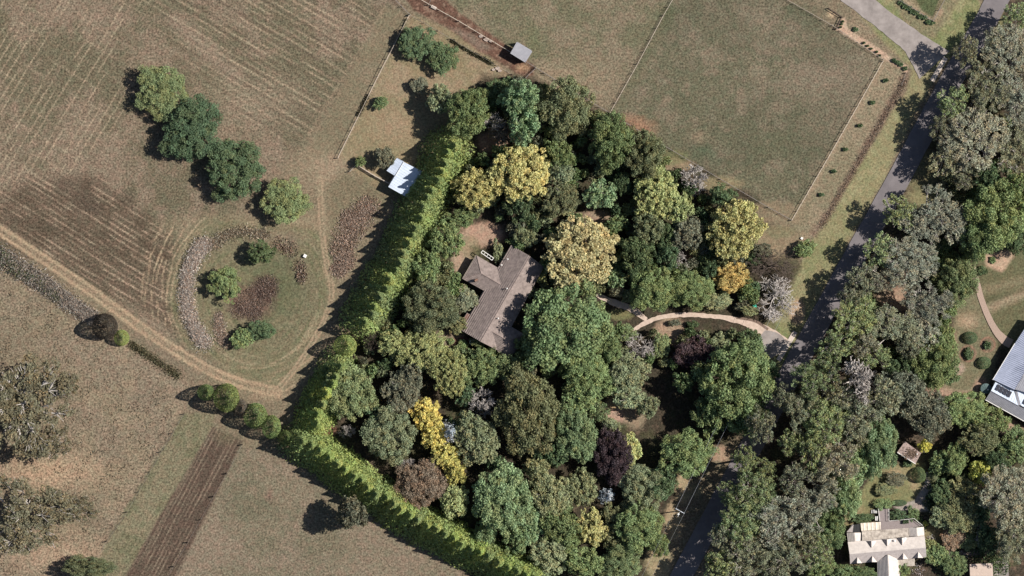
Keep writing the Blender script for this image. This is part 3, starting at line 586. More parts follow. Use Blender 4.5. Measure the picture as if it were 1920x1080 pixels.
# --- tall clipped hedge, one cypress after another
def hedge_row(pts, n, H, ey, label, group, colour="hedge"):
    pts = smooth_line(pts, 10); P = [Vector(p) for p in pts]; L = [0]
    for a, b in zip(P[:-1], P[1:]): L.append(L[-1] + (b - a).length)
    W_ = ["first", "second", "third", "fourth", "fifth", "sixth", "seventh", "eighth", "ninth", "tenth", "eleventh", "twelfth", "thirteenth", "fourteenth", "fifteenth", "sixteenth", "seventeenth", "eighteenth", "nineteenth", "twentieth", "twenty-first", "twenty-second", "twenty-third", "twenty-fourth", "twenty-fifth", "twenty-sixth", "twenty-seventh", "twenty-eighth", "twenty-ninth", "thirtieth"]
    for i in range(n):
        s = (i + .5) / n * L[-1]; k = max(j for j in range(len(L)) if L[j] <= s); k = min(k, len(P) - 2); f = (s - L[k]) / (L[k + 1] - L[k]); p = P[k].lerp(P[k + 1], f); t = (P[k + 1] - P[k]).normalized()
        h = H * rnd.uniform(.89, 1.08) if not callable(H) else H(i / n); x, y = W(p.x + rnd.uniform(-3.5, 3.5), p.y + rnd.uniform(-3.5, 3.5), h * .95)
        root = empty("hedge_cypress", x, y, -.1, 0); crown, trunk, R, HH = PROTO["hed"][(i * 3 + rnd.randrange(2)) % 4]
        ang = math.atan2(-t.y, t.x); sp = L[-1] / n * S; c = COL[colour]; j = rnd.gauss(0, .10); w = ey * rnd.uniform(.94, 1.06)
        for nme, me in (("trunk", trunk), ("crown", crown)):
            o = bpy.data.objects.new(nme, me); C.objects.link(o); o.parent = root; o.rotation_euler = (0, 0, ang + (math.pi if rnd.random() < .5 else 0) + rnd.gauss(0, .05)); o.scale = (sp * 2.3 / R, w / R, h / HH); o.color = (c[0] * (1 + j), c[1] * (1 + j), c[2], 1)
        root["category"] = "tree"; root["group"] = group; root["label"] = label % W_[i]
hedge_row([(858, 262), (838, 300), (790, 408), (727, 538), (682, 612)], 21, 13.5, 7.6, "%s cypress of the long tall hedge, counted down from the white shed end", "cypresses of the tall hedge beside the white shed")
plant(650, 648, 24, "egg", "hedge", 11, 24, "rounded cypress standing in the gap between two hedge sections")
hedge_row([(648, 678), (625, 720), (603, 765), (590, 803)], 7, 11.5, 6.4, "%s cypress of the short hedge section, counted down from the gap", "cypresses of the short hedge section")
hedge_row([(562, 825), (600, 845), (650, 880), (720, 930), (790, 975), (870, 1020), (950, 1060), (1030, 1095)], 29, 12.5, 6.6, "%s cypress of the lower hedge, counted from the clipped cypress end", "cypresses of the lower hedge")
# --- woodland round the house
T = """975 183 35 wis bluegreen 15 38;978 240 32 wis bluegreen 14 34;1060 200 50 oak browng 13 60;932 172 24 oak dark 6 24;925 232 22 bareW grey 8;945 250 26 wis brown 7 20
976 325 54 gold gold 12 60;890 355 40 gold gold 10 42;1048 288 28 oak mid 9 28;1050 322 27 wis grey 9 27;1148 265 46 oak mid 14 52;1205 287 37 oak browng 13 48;1122 364 31 wis bluegreen 9 31;1050 375 38 wis grey 9 32
1228 365 46 gold yolive 11 48;1270 390 28 gold lime 10 33;1306 340 28 bareW grey 9;1355 366 28 oak dark 9 20;1380 428 50 gold gold 12 60;1371 520 36 oak orange 7 27;1287 440 32 wis greyd 9 34;1216 428 32 oak browng 10 32;1193 480 36 oak dark 11 36;1222 543 44 oak mid 10 42
1300 543 44 oak mid 8 34;1275 486 20 bareW grey 6;1340 470 14 oak dark 5;972 388 30 oak dark 9 30;985 442 22 oak browng 6 24;835 450 36 oak mid 9 34;800 500 26 oak mid 8 34;806 574 52 oak browng 11 48;872 560 23 wis gum 5 25;862 408 27 oak mid 6 20
1090 477 74 gold goldb 13 66;1152 522 20 oak bluegreen 7 22;1058 614 86 oak mid 15 84;1095 690 48 oak mid 11 44;1176 626 20 wis bright 4 18;1205 650 28 bareT grey 6 30;1240 650 18 wis bright 4 24;1178 700 42 wis grey 8 38
1345 566 30 wis grey 5 15;1352 640 22 wis grey 4 18;1303 664 38 oak purple 8 34;1380 710 68 oak mid 17 72;1405 640 26 oak dark 7 24;1440 700 22 oak dark 8 24;1288 852 50 oak mid 11 46;1281 716 22 oak mid 9 20;1330 780 34 oak mid 11 38;1400 780 40 oak mid 12 40
1452 498 48 bareB grey 8 36;1455 556 46 bareT grey 6 40;1511 466 20 oak mid 4 17;1412 486 16 oak dark 4;790 655 50 gold yolive 9 42;735 645 28 gold yolive 8 26;845 700 36 gold yolive 9 42;815 680 30 gold yolive 9 30;656 735 48 oak gumgreen 10 56;752 738 38 wis greyd 9 42
905 690 36 oak mid 8 36;955 690 30 oak bright 7 28;730 815 49 oak grey 10 50;797 776 30 gold golds 8 32;815 818 26 gold golds 8 28;833 856 28 gold golds 8 26;852 885 22 gold golds 8 26;843 812 22 con blue 10 26;893 825 46 wis grey 10 48;862 800 24 oak dark 6 24
906 758 28 bareW grey 8;990 772 60 oak olive 14 80;1078 815 42 oak bluegreen 11 56;1092 742 40 oak mid 9 36;1147 852 35 oak purple 10 54;1182 840 20 wis lime 5 30;790 905 52 oak brown 8 44;852 938 28 gold lime 8 34;945 935 54 oak bluegreen 13 74;1032 928 42 wis grey 10 44
1090 915 32 oak olive 8 34;1140 930 16 con blue 7 16;1206 918 42 oak grey 9 44;1050 985 40 oak mid 9 40;1110 990 28 gold gold 8 38;1150 968 24 oak olive 6 26;1197 990 48 oak mid 10 46;1240 905 32 oak dark 9 32;1030 1040 38 oak grey 8 34;1095 1055 36 oak mid 8 32
1165 1055 42 oak bright 8 36;968 1010 32 oak mid 8 30;1005 880 24 wis grey 9 24;995 985 26 oak bluegreen 8 34;1012 1010 16 bareW greywhite 5;1180 745 34 wis grey 7 28;1215 760 22 wis grey 7 22;1040 850 22 oak dark 8 26;870 740 20 oak dark 6 22;700 640 22 bareB purple 7 20
650 810 16 bareW greywhite 5 13;765 870 14 bareW greywhite 5 10;708 775 22 oak dark 7 20;900 640 18 oak bright 4 12;880 670 22 oak bright 6 20;940 285 18 oak mid 6 18;905 300 14 oak mid 5;1000 420 16 oak dark 6;1160 490 18 oak dark 6 24;1250 480 26 oak dark 9 28
1330 505 18 oak dark 6;1262 558 26 oak mid 6 16;1250 440 20 oak dark 8 24;1318 556 28 wis grey 6 20;1155 420 22 oak mid 6 16;1165 340 16 oak dark 7 26;1290 355 16 oak dark 7;1405 582 18 wis grey 4 10;1430 470 20 wis greyd 5 16
620 700 16 oak dark 6;985 650 24 oak mid 8 20;1140 650 28 oak mid 9 30;1130 720 24 oak mid 8 24;1145 800 20 wis grey 6 18;1120 770 22 wis bright 6 20;770 700 24 wis greyd 8 26;780 935 20 oak brown 6;820 920 18 oak brown 6;1175 895 24 wis pale 6 22
1235 1020 20 oak mid 7 26;1150 1010 22 oak olive 6;1250 870 18 wis greyd 6;1060 1020 26 oak mid 8 22;930 870 22 oak dark 7 20;910 1000 22 oak bluegreen 7 26;1010 830 20 oak dark 8 30;860 610 20 wis olive 4 16;1028 400 12 shr browng 2.4;1018 505 12 shr lime 2.4 20
1015 520 13 shr yolive 2.4 16;845 640 7 shs mid 1;868 645 10 shr mid 2;1065 385 20 wis grey 5;905 620 9 shr bright 1.8;933 470 12 shr olive 2.4 22;1300 608 12 shr dark 2.2 7;1265 605 12 shr greyd 2 8;950 480 10 shr olive 2.4 12;1308 700 18 oak purple 7"""
T = T.replace("\n", ";")
# --- gum forest east of the road, and the gardens there
T2 = """1888 95 52 gum gumg 18 50;1848 165 46 gum gum 19 46;1908 190 48 gum gumg 18 48;1828 262 58 gum gumg 19 60;1783 188 30 gum gumgreen 18 34;1895 285 44 gum gum 17 46;1810 95 26 gum gum 18 30;1772 300 34 gum gum 16 36;1790 262 32 gum gumg 18 34
1905 30 30 gum gumgreen 16 26;1748 405 62 gum gumg 18 56;1685 400 36 gum gumgreen 17 36;1790 420 34 gum gumg 16 40;1872 400 62 oak mid 16 62;1835 445 40 oak mid 13 44;1905 350 34 oak mid 14 36;1908 455 24 oak dark 7 24;1794 530 38 oak bright 11 50;1700 490 58 gum gumg 18 46
1650 470 34 gum gumgreen 17 34;1612 530 36 gum gum 18 34;1652 520 34 gum gumg 17 30;1738 570 48 gum gumg 17 42;1672 615 56 gum gum 19 44;1605 600 46 gum gumgreen 19 44;1722 630 40 gum gumg 16 42;1748 672 44 oak mid 12 56;1524 708 44 gum gumgreen 19 42;1562 650 36 gum gumgreen 18 34
1608 714 54 bareW greywhite 22;1640 672 30 gum gumgreen 14 26;1600 775 56 gum gum 18 50;1545 790 46 gum gumgreen 18 46;1655 745 40 gum gum 16 38;1646 835 38 oak bluegreen 12 58;1692 735 46 wis greyd 13 46;1738 776 46 wis greyd 12 46;1562 862 48 gum gumg 17 46;1520 840 36 gum gumgreen 17 42
1498 770 34 gum gum 17 44;1490 900 34 gum gum 17 32;1410 930 48 gum gumgreen 16 48;1455 975 56 gum gumg 17 56;1515 955 48 gum gumg 16 46;1385 985 40 gum gumgreen 16 44;1405 1045 48 gum gum 16 40;1470 1045 50 gum gum 16 44;1528 1030 34 gum gumgreen 14 38;1580 925 34 oak bluegreen 12 50
1553 985 34 oak mid 10 44;1605 870 34 oak bluegreen 11 40;1535 1062 28 oak mid 8 22;1430 880 26 gum gumgreen 14 24;1805 768 48 oak mid 8 36;1855 790 36 oak mid 8 30;1910 838 38 oak mid 8 38;1838 822 40 wis browng 9 32;1790 860 26 oak mid 7 30;1734 836 13 gold lemon 4.5 13
1840 886 24 gold lemon 7 24;1762 868 21 oak mid 5 22;1885 930 52 gum gumg 14 60;1900 1005 46 gum gum 13 50;1808 925 36 wis olive 7 34;1770 925 28 oak dark 6 24;1800 965 40 wis olive 7 34;1870 865 26 oak dark 8 22;1860 1010 28 oak dark 7 30;1835 960 26 oak dark 6 24
1777 703 23 oak dark 4.5 21;1876 745 14 oak dark 3 22;1820 633 16 egg dark 2.6 13;1817 664 9 shr dark 1.6 12;1852 648 8 shs dark 1.4 8;1846 680 15 egg dark 2.4 13;1842 508 11 shs dark 1.4 9;1862 488 7 shs mid 1;1678 898 20 wis greyd 2.6 15;1660 918 22 wis browng 2.2 13
1725 890 15 egg dark 3.5 17;1702 870 9 shr dark 1.6 8;1750 893 11 egg grey 3 12;1656 945 22 oak mid 1.8 11;1686 943 17 egg dark 1.2 7;1617 972 20 oak dark 2.4 10;1685 966 17 oak dark 2.4 12;1712 962 14 shr mid 2;1735 982 6 shs lemon 1;1785 1010 26 wis brown 3 22;1815 1015 22 shr bright 2.6 18
1840 1000 18 bareW greywhite 4 20;1755 1040 22 oak mid 4 22;1790 1060 26 oak mid 4 22;1620 1075 24 oak mid 4 14;1690 1072 20 oak mid 3.5 16;1575 1075 26 oak mid 6 18;1745 1020 12 shr yolive 2;1765 970 20 wis grey 5 24;1900 740 14 shr dark 2;1735 640 26 gum gumg 13 30
1500 1010 30 gum gum 15 34;1440 1080 30 gum gumgreen 13 24;1350 1065 26 gum gum 14 30;1592 560 26 gum gum 17 24;1762 240 24 gum gum 16 26;1850 330 30 oak dark 12 34;1690 690 34 oak dark 10 30;1770 640 22 oak mid 8 40
1620 650 26 gum gumg 16 24;1560 730 26 gum gum 17 24;1880 700 2 shs mid .6;1600 820 30 gum gum 15 26;1700 650 24 gum gum 13 24;1480 830 26 gum gumgreen 15 26;1545 910 26 gum gumg 15 24;1810 330 30 gum gum 15 28;1930 250 40 gum gumg 16 44;1930 120 40 gum gumg 16 44;1422 800 30 gum gum 17 36;1392 862 28 gum gumgreen 15 26;1360 1005 32 gum gum 15 34;1345 1062 32 gum gumgreen 15 30;1368 925 26 gum gumgreen 14 26;1470 745 28 gum gum 16 28"""
T2 = T2.replace("\n", ";")
for line in (T + ";" + T2).split(";"):
    p = line.split()
    if len(p) < 5 or float(p[2]) < 3: continue
    kw = {}
    if len(p) > 5: kw["H"] = float(p[5]) * ((1.05 if float(p[1]) > 640 else .72) if p[3] == "gum" else 1.04)
    if len(p) > 6: kw["ry"] = float(p[6])
    plant(float(p[0]), float(p[1]), float(p[2]), p[3], p[4], **kw)
WOODP = [(930, 150), (1000, 155), (1100, 205), (1150, 222), (1250, 300), (1330, 350), (1440, 480), (1430, 600), (1420, 700), (1390, 800), (1270, 880), (1200, 1090), (1020, 1080), (880, 1010), (720, 910), (610, 810), (690, 650), (820, 470), (890, 260)]
EASTP = [(1900, 60), (1930, 300), (1820, 480), (1770, 620), (1740, 720), (1930, 850), (1930, 1060), (1760, 1060), (1750, 870), (1650, 850), (1580, 940), (1540, 1080), (1330, 1080), (1390, 900), (1500, 720), (1650, 480), (1790, 300), (1850, 130)]
def inpoly(x, y, P):
    c = False
    for i in range(len(P)):
        (ax, ay), (bx, by) = P[i], P[(i + 1) % len(P)]
        if (ay > y) != (by > y) and x < (bx - ax) * (y - ay) / (by - ay) + ax: c = not c
    return c
KEEP = [(925, 268, 32), (905, 440, 40), (865, 480, 34), (925, 540, 62), (985, 500, 40), (960, 610, 50), (890, 600, 60), (1120, 412, 36), (843, 632, 28), (870, 640, 20), (1165, 772, 36), (1255, 620, 30), (1200, 612, 24), (1230, 597, 26), (1255, 594, 26), (1280, 592, 26), (1310, 592, 26), (1335, 596, 24), (1360, 600, 26), (1390, 605, 26), (1430, 625, 30), (1135, 560, 22), (1160, 572, 24), (1185, 585, 24), (1170, 640, 18),
        (1690, 560, 36), (1705, 848, 36), (1740, 900, 34), (1690, 910, 44), (1660, 1010, 85), (1880, 720, 60), (1745, 945, 26), (1725, 430, 14), (1280, 915, 20), (1345, 850, 24), (1260, 960, 24)]
ncrown = len(pend); crowns = [(p[1], p[2], p[3]) for p in pend]; nfill = 0
for gy_ in range(150, 1085, 17):
    for gx_ in range(600, 1935, 17):
        x, y = gx_ + rnd.uniform(-7, 7), gy_ + rnd.uniform(-7, 7)
        if not (inpoly(x, y, WOODP) or inpoly(x, y, EASTP)): continue
        if any(math.hypot(x - a, y - b) < c * .74 + 1 for a, b, c in crowns) or any(math.hypot(x - a, y - b) < c for a, b, c in KEEP): continue
        if nfill > 270: continue
        if rnd.random() < .12: continue
        r = rnd.uniform(9, 16); plant(x, y, r, "shr", rnd.choice(["dark", "mid", "greyd", "mid", "bright", "olive", "grey"]), rnd.uniform(2.5, 6.0), r * rnd.uniform(.75, 1.1), group="understorey bushes between the trees"); crowns.append((x, y, r)); nfill += 1
# saplings in the strip, bed shrubs, roadside bits
for i, (x, y) in enumerate(((1661, 151), (1636, 192), (1613, 235), (1585, 280), (1563, 321), (1540, 365))):
    plant(x, y, 6, "shs", "dark", 1.2, 4, "%s dark sapling down from the top of the sapling strip" % ["first", "second", "third", "fourth", "fifth", "lowest"][i], "saplings in the fenced strip")
for i, (x, y) in enumerate(((1580, 40), (1578, 45), (1576, 51), (1604, 55), (1620, 80), (1627, 86), (1634, 91), (1644, 97), (1676, 113), (1683, 117), (1690, 121), (1697, 128), (1650, 104))):
    r = 5.5 if x > 1670 else (6 if i == 3 else 3.2); plant(x, y, r, "shs", "dark", .9, r * .8, group="low shrubs in the pale mulch bed")
for i in range(9):
    f = i / 8; plant(1690 + f * 58, 5 + f * 37 + (i % 2) * 3, 6, "shs", "dark", 1.0, 5, group="dark shrubs along the top right paddock")

# ------------------------------------------------------------------ labels for the trees
ANCH = [("white L-shaped shed", 755, 330), ("tile-roofed house", 930, 565), ("grey field shelter", 977, 97), ("red dirt lane", 900, 70), ("round dry dam", 480, 560), ("culvert slab of the driveway", 1475, 650), ("side road mouth", 1755, 130),
        ("gravel driveway bend", 1250, 592), ("teal bin", 1415, 574), ("power pole", 1272, 960), ("blue-roofed house", 1895, 715), ("white house with dormers", 1665, 1015), ("pink-roofed garden hut", 1705, 848), ("curved brick path", 1850, 580),
        ("bare dirt clearing", 1165, 770), ("reddish dirt patch in the paddock", 1200, 240), ("silver-blue conifer", 840, 815), ("dark purple tree", 1147, 852), ("lower hedge", 760, 960), ("tall hedge", 770, 450), ("paddock corner fence post", 1143, 212), ("lowest corner of the big paddock", 1482, 412),
        ("reddish lawn above the house", 905, 440), ("roadside forest clearing", 1690, 560), ("lower bend of the driveway spur", 1160, 575), ("rust bracken patch", 665, 430), ("huge field gum", 50, 870), ("round garden beds", 1830, 655), ("mulched garden bed", 1640, 92), ("curved garden lawn", 1700, 925), ("paler stretch of road", 1690, 330),
        ("garden water tank", 1847, 728), ("tawny gold conifer", 1090, 477), ("upper paddock gate", 768, 28), ("orange autumn tree", 1371, 520), ("dark stretch of shaded road", 1370, 900), ("huge dark olive tree", 990, 772), ("brown-leaved tree", 790, 905)]
def label_trees():
    groups = {}
    for (root, px, py, r, kind, colour, label) in pend:
        if label: root["label"] = label; continue
        size = "huge" if r > 56 else "large" if r > 42 else "medium" if r > 27 else "small" if r > 14 else "tiny"
        cw = CWORD.get(colour, "grey") if not kind.startswith("bare") else "pale" if kind != "bareB" else ""
        best = sorted((math.hypot(px - a[1], py - a[2]), a) for a in ANCH if math.hypot(px - a[1], py - a[2]) > r * .35)[0]
        dx, dy = px - best[1][1], py - best[1][2]
        rel = ("right of" if dx > 0 else "left of") if abs(dx) > abs(dy) else ("below" if dy > 0 else "above")
        key = " ".join(f"{size} {cw} {KWORD[kind][1]} {rel} the {best[1][0]}".split()); groups.setdefault(key, []).append((best[0], root))
    ordn = ["nearest to it", "second nearest to it", "third nearest to it", "fourth nearest to it", "fifth nearest to it", "sixth nearest to it", "seventh nearest to it", "eighth nearest to it", "ninth nearest to it", "tenth nearest to it", "eleventh nearest to it", "twelfth nearest to it", "thirteenth nearest to it"]
    for key, L in groups.items():
        L.sort(key=lambda t: t[0])
        for i, (_, o) in enumerate(L): o["label"] = key if len(L) == 1 else " ".join((key + ", " + ordn[i]).replace("feathery ", "").replace("broadleaf ", "").replace("tufted ", "").replace("open ", "").split()[:16])
label_trees()
#MORE
# ------------------------------------------------------------------ buildings
TILE = mat("clay_roof_tile", (.29, .235, .215), .85, 1.1, .004, col2=(.150, .120, .110))
RIDGE = mat("ridge_tile", (.29, .225, .205), .85, 4)
WALLM = mat("cream_render", (.55, .50, .42), .9, 1.5); BRICKW = mat("brown_brick", (.26, .15, .11), .9, 6, .004)
WHITEM = mat("white_and_sunlit_steel_roof", (.50, .56, .67), .5, .5, col2=(.45, .51, .61), spec=.4); BLUEM = mat("blue_grey_steel_roof", (.36, .39, .50), .5, .6, col2=(.31, .34, .44), spec=.4); GREYM = mat("grey_and_shaded_steel_roof", (.27, .27, .30), .5, .8, col2=(.24, .24, .27), spec=.4)
CREAMR = mat("cream_roof_sheet", (.60, .54, .50), .75, .8, col2=(.50, .45, .42)); DIRTYR = mat("lichen_stained_sheet", (.60, .53, .46), .8, 1.1, col2=(.25, .21, .18)); PINKR = mat("pink_grey_roof", (.42, .32, .29), .85, 1.0, col2=(.25, .19, .17))
DECKM = mat("grey_decking", (.30, .255, .25), .85, 3, col2=(.24, .2, .2)); TRIM = mat("white_trim", (.75, .73, .70), .6); GLASS = mat("window_glass", (.03, .035, .04), .12, spec=.6); RUST = mat("rusty_sheet", (.30, .11, .07), .8, 2, col2=(.36, .22, .17))
SOLAR = mat("solar_cell", (.035, .035, .045), .25, spec=.5); ALU = mat("aluminium", (.6, .6, .62), .4, metal=.6); DARKM = mat("dark_void", (.03, .03, .032), .8)

def clip(poly, n, c, keep_ge=True):
    """clip a polygon of Vectors by dot(n,p) >= c (or <=)"""
    out = []; sgn = 1 if keep_ge else -1
    for i, a in enumerate(poly):
        b = poly[(i + 1) % len(poly)]; da = (n.dot(a) - c) * sgn; db = (n.dot(b) - c) * sgn
        if da >= 0: out.append(a)
        if (da > 0 and db < 0) or (da < 0 and db > 0): out.append(a + (b - a) * (da / (da - db)))
    return out

def roof_plane(parent, name, pts, m, mode="tile", sp=.5, amp=.05, thick=.12, ribdir=None):
    """one sloping roof face with real tile courses or sheet ribs; pts = (px, py, z)"""
    P = [Vector((*W(x, y, z), z)) for x, y, z in pts]; nrm = Vector((0, 0, 0))
    for i in range(len(P)): nrm += P[i].cross(P[(i + 1) % len(P)])
    nrm.normalize()
    if nrm.z < 0: P.reverse(); nrm = -nrm
    down = Vector((nrm.x, nrm.y, 0)); 
    if ribdir is not None: a, b = W(*ribdir[0]), W(*ribdir[1]); down = Vector((b[0] - a[0], b[1] - a[1], 0))
    if down.length < 1e-4: down = Vector((1, 0, 0))
    down = (down - nrm * down.dot(nrm)).normalized(); along = nrm.cross(down); mb = MB(); n = len(P)
    mb.add([p for p in P] + [p - Vector((0, 0, thick)) for p in P], [tuple(range(n)), tuple(range(2 * n - 1, n - 1, -1))] + [(i, i + n, (i + 1) % n + n, (i + 1) % n) for i in range(n)])
    ax = down if mode in ("tile", "plank") else along
    cs = [ax.dot(p) for p in P]; lo, hi = min(cs), max(cs); k = int((hi - lo) / sp) + 1; sp = (hi - lo) / k
    for i in range(k):
        a, b = lo + i * sp, lo + (i + 1) * sp
        if mode == "tile" or mode == "plank":
            q = clip(clip(P, ax, a), ax, b if mode == "tile" else b - sp * .14, False)
            if len(q) < 3: continue
            top = [p + nrm * (.02 + (amp * (ax.dot(p) - a) / sp if mode == "tile" else amp)) for p in q]; mb.add(top, [tuple(range(len(q)))])
            for j in range(len(q)):
                mb.add([q[j] + nrm * .004, q[(j + 1) % len(q)] + nrm * .004, top[(j + 1) % len(q)], top[j]], [(0, 1, 2, 3)])
        else:
            w = .34 if mode == "seam" else .5
            for (c0, c1, h0, h1) in ((a, a + sp * w / 2, 0, 1), (a + sp * w / 2, a + sp * w, 1, 0)):
                q = clip(clip(P, ax, c0), ax, c1, False)
                if len(q) < 3: continue
                mb.add([p + nrm * (.012 + amp * (h0 + (h1 - h0) * (ax.dot(p) - c0) / (c1 - c0))) for p in q], [tuple(range(len(q)))])
    return mb.build(name, m, parent)

def building(name, x, y, label, cat): r = empty(name, *W(x, y)); tag(r, label, cat); return r
def part(root, o):
    if o.parent is root and not o.get("_p"): o.matrix_parent_inverse = Matrix.Translation(-Vector(root.location)); o["_p"] = 1
    return o
def walls(root, pts, z0, z1, m, name="wall"):
    mb = MB(); mb.prism([W(x, y, (z0 + z1) / 2) for x, y in pts], z0, z1); o = mb.build(name, m, root)
    return o
def ridge(root, a, b, m=None, r=.11, name="ridge_cap"):
    mb = MB(); mb.bar((*W(a[0], a[1], a[2]), a[2] + .08), (*W(b[0], b[1], b[2]), b[2] + .08), r, n=6); return mb.build(name, m or RIDGE, root)
def windows(root, pts, z=1.4, each=3.2, w=1.3, h=1.1):
    n = len(pts)
    for i in range(n):
        a = Vector(W(*pts[i], z)); b = Vector(W(*pts[(i + 1) % n], z)); L = (b - a).length; k = int(L / each)
        ang = math.atan2((b - a).y, (b - a).x)
        for j in range(k):
            c = a.lerp(b, (j + .5) / k); mb = MB(); mb.box((c.x, c.y, z), (w, .12, h), ang); f = mb.build("window", TRIM, root)
            g = MB(); g.box((c.x, c.y, z), (w - .16, .16, h - .16), ang); gl = g.build("pane", GLASS, f)
def settle(root):
    """shapes were made in world space: seat the tree of parts on the root"""
    inv = Matrix.Translation(-Vector(root.location))
    for ch in root.children:
        if ch.get("_l"): continue
        ch.matrix_parent_inverse = inv

# main house ------------------------------------------------------
R0 = Vector((992.5, 482)); U = Vector((-.502, .865)); VV = Vector((-.865, -.502))
def hp(u, v, z): p = R0 + U * u + VV * v; return (p.x, p.y, z)
E0, RZ = 2.7, 5.5
def hz(v, half=40): return RZ - (RZ - E0) * abs(v) / half
house = building("brick_house", 930, 560, "large brown tile-roofed house among the trees left of the driveway", "house")
roof_plane(house, "roof_slope", [hp(-2, 0, RZ), hp(-2, 40, E0), hp(149, 42, E0 - .1), hp(149, 48, E0 - .45), hp(183, 48, E0 - .45), hp(183, 0, RZ)], TILE, "tile", .62, .26)
roof_plane(house, "roof_slope", [hp(-2, 0, RZ), hp(183, 0, RZ), hp(181, -38, E0), hp(2, -33, E0 + .3)], TILE, "tile", .56, .05)
wz = RZ - (RZ - E0) * 17.5 / 40
roof_plane(house, "roof_slope", [hp(72, 17.5, wz), hp(72, 63, wz), hp(47, 87, E0), hp(47, 40, E0)], TILE, "tile", .5, .05)
roof_plane(house, "roof_slope", [hp(72, 17.5, wz), hp(97, 42, E0), hp(98, 87.5, E0), hp(72, 63, wz)], TILE, "tile", .5, .07)
roof_plane(house, "roof_slope", [hp(72, 63, wz), hp(98, 87.5, E0), hp(47, 87, E0)], TILE, "tile", .5, .07)
ez = RZ - (RZ - E0) * 11 / 38
roof_plane(house, "roof_slope", [hp(156, -11, ez), hp(156, -44, ez), hp(183, -66, E0), hp(183, -38, E0)], TILE, "tile", .5, .07)
roof_plane(house, "roof_slope", [hp(156, -44, ez), hp(183, -66, E0), hp(130, -66, E0)], TILE, "tile", .5, .05)
roof_plane(house, "roof_slope", [hp(156, -11, ez), hp(130, -38, E0), hp(130, -66, E0), hp(156, -44, ez)], TILE, "tile", .5, .05)
for a, b in ((hp(-2, 0, RZ), hp(183, 0, RZ)), (hp(72, 17.5, wz), hp(72, 63, wz)), (hp(72, 63, wz), hp(98, 87.5, E0)), (hp(72, 63, wz), hp(47, 87, E0)), (hp(156, -11, ez), hp(156, -44, ez)), (hp(156, -44, ez), hp(183, -66, E0)), (hp(156, -44, ez), hp(130, -66, E0))): ridge(house, a, b)
roof_plane(house, "rusty_roof_sheet", [hp(150, 41.5, E0 + .12), hp(150, 47.5, E0 - .2), hp(182, 47.5, E0 - .2), hp(182, 41.5, E0 + .12)], RUST, "rib", .4, .03)
F1 = [hp(2, 38, 0)[:2], hp(148, 38, 0)[:2], hp(148, 44, 0)[:2], hp(179, 44, 0)[:2], hp(179, -34, 0)[:2], hp(2, -30, 0)[:2]]
walls(house, F1, 0, 2.62, BRICKW); windows(house, F1)
F2 = [hp(50, 83, 0)[:2], hp(95, 84, 0)[:2], hp(94, 38.5, 0)[:2], hp(50, 38.5, 0)[:2]]; walls(house, F2, 0, 2.6, BRICKW); windows(house, F2)
F3 = [hp(134, -34.5, 0)[:2], hp(179.5, -34.5, 0)[:2], hp(179.5, -62, 0)[:2], hp(134, -62, 0)[:2]]; walls(house, F3, 0, 2.6, BRICKW); windows(house, F3)
def pipe(root, x, y, z, h=.6, r=.14, m=None, name="vent_pipe"):
    mb = MB(); p = W(x, y, z); mb.bar((p[0], p[1], z - .3), (p[0], p[1], z + h), r, n=8); mb.bar((p[0], p[1], z + h), (p[0], p[1], z + h + .12), r * 1.7, r * .6, n=8); return mb.build(name, m or TRIM, root)
for (x, y, z) in ((951.5, 486, 4.0), (950, 541, 5.4), (933.5, 597, 5.3), (940, 497, 3.6)): pipe(house, x, y, z)
mb = MB(); p = W(892.5, 525.5, 4); mb.box((p[0], p[1], 4.0), (.9, .55, 1.5), .5); mb.build("chimney", BRICKW, house)
mb = MB(); p = W(977, 546, 4); mb.box((p[0], p[1], 3.95), (1.3, .7, .12), .5)
q0, q1 = Vector((902, 474)), Vector((922.5, 488)); off = Vector((-4.2, 4.5)); off = Vector((3.2, -4.8)); mb = MB()
for a, b in ((q0, q1), (q0 + off * .9, q1 + off * .9), (q0, q0 + off * .9), (q1, q1 + off * .9)): mb.bar((*W(*a, 2.8), 2.8), (*W(*b, 2.8), 2.8), .11, n=4)
for t in (.25, .5, .75): a = q0.lerp(q1, t); b = a + off * .9; mb.bar((*W(*a, 2.8), 2.8), (*W(*b, 2.8), 2.8), .06, n=4)
mb.build("pergola_frame", TRIM, house)
for p_ in (q0 + off * .9, q1 + off * .9): mb = MB(); mb.bar((*W(*p_, 0), 0), (*W(*p_, 2.8), 2.8), .07, n=4); mb.build("pergola_post", TRIM, house)
for a, b in ((hp(183, 48, 2.2), hp(183, 0, 0)),): pass
for a, b in ((hp(149, 48.8, 2.25), hp(183, 48.8, 2.25)), (hp(-2, 40.8, 2.68), hp(46, 40.8, 2.68)), (hp(98, 42.4, 2.6), hp(148, 42.4, 2.6)), (hp(98.6, 88.3, 2.68), hp(46.6, 88.3, 2.68))):
    mb = MB(); mb.bar((*W(a[0], a[1], a[2]), a[2]), (*W(b[0], b[1], b[2]), b[2]), .09, n=4); mb.build("gutter", TIMBER, house)
settle(house)
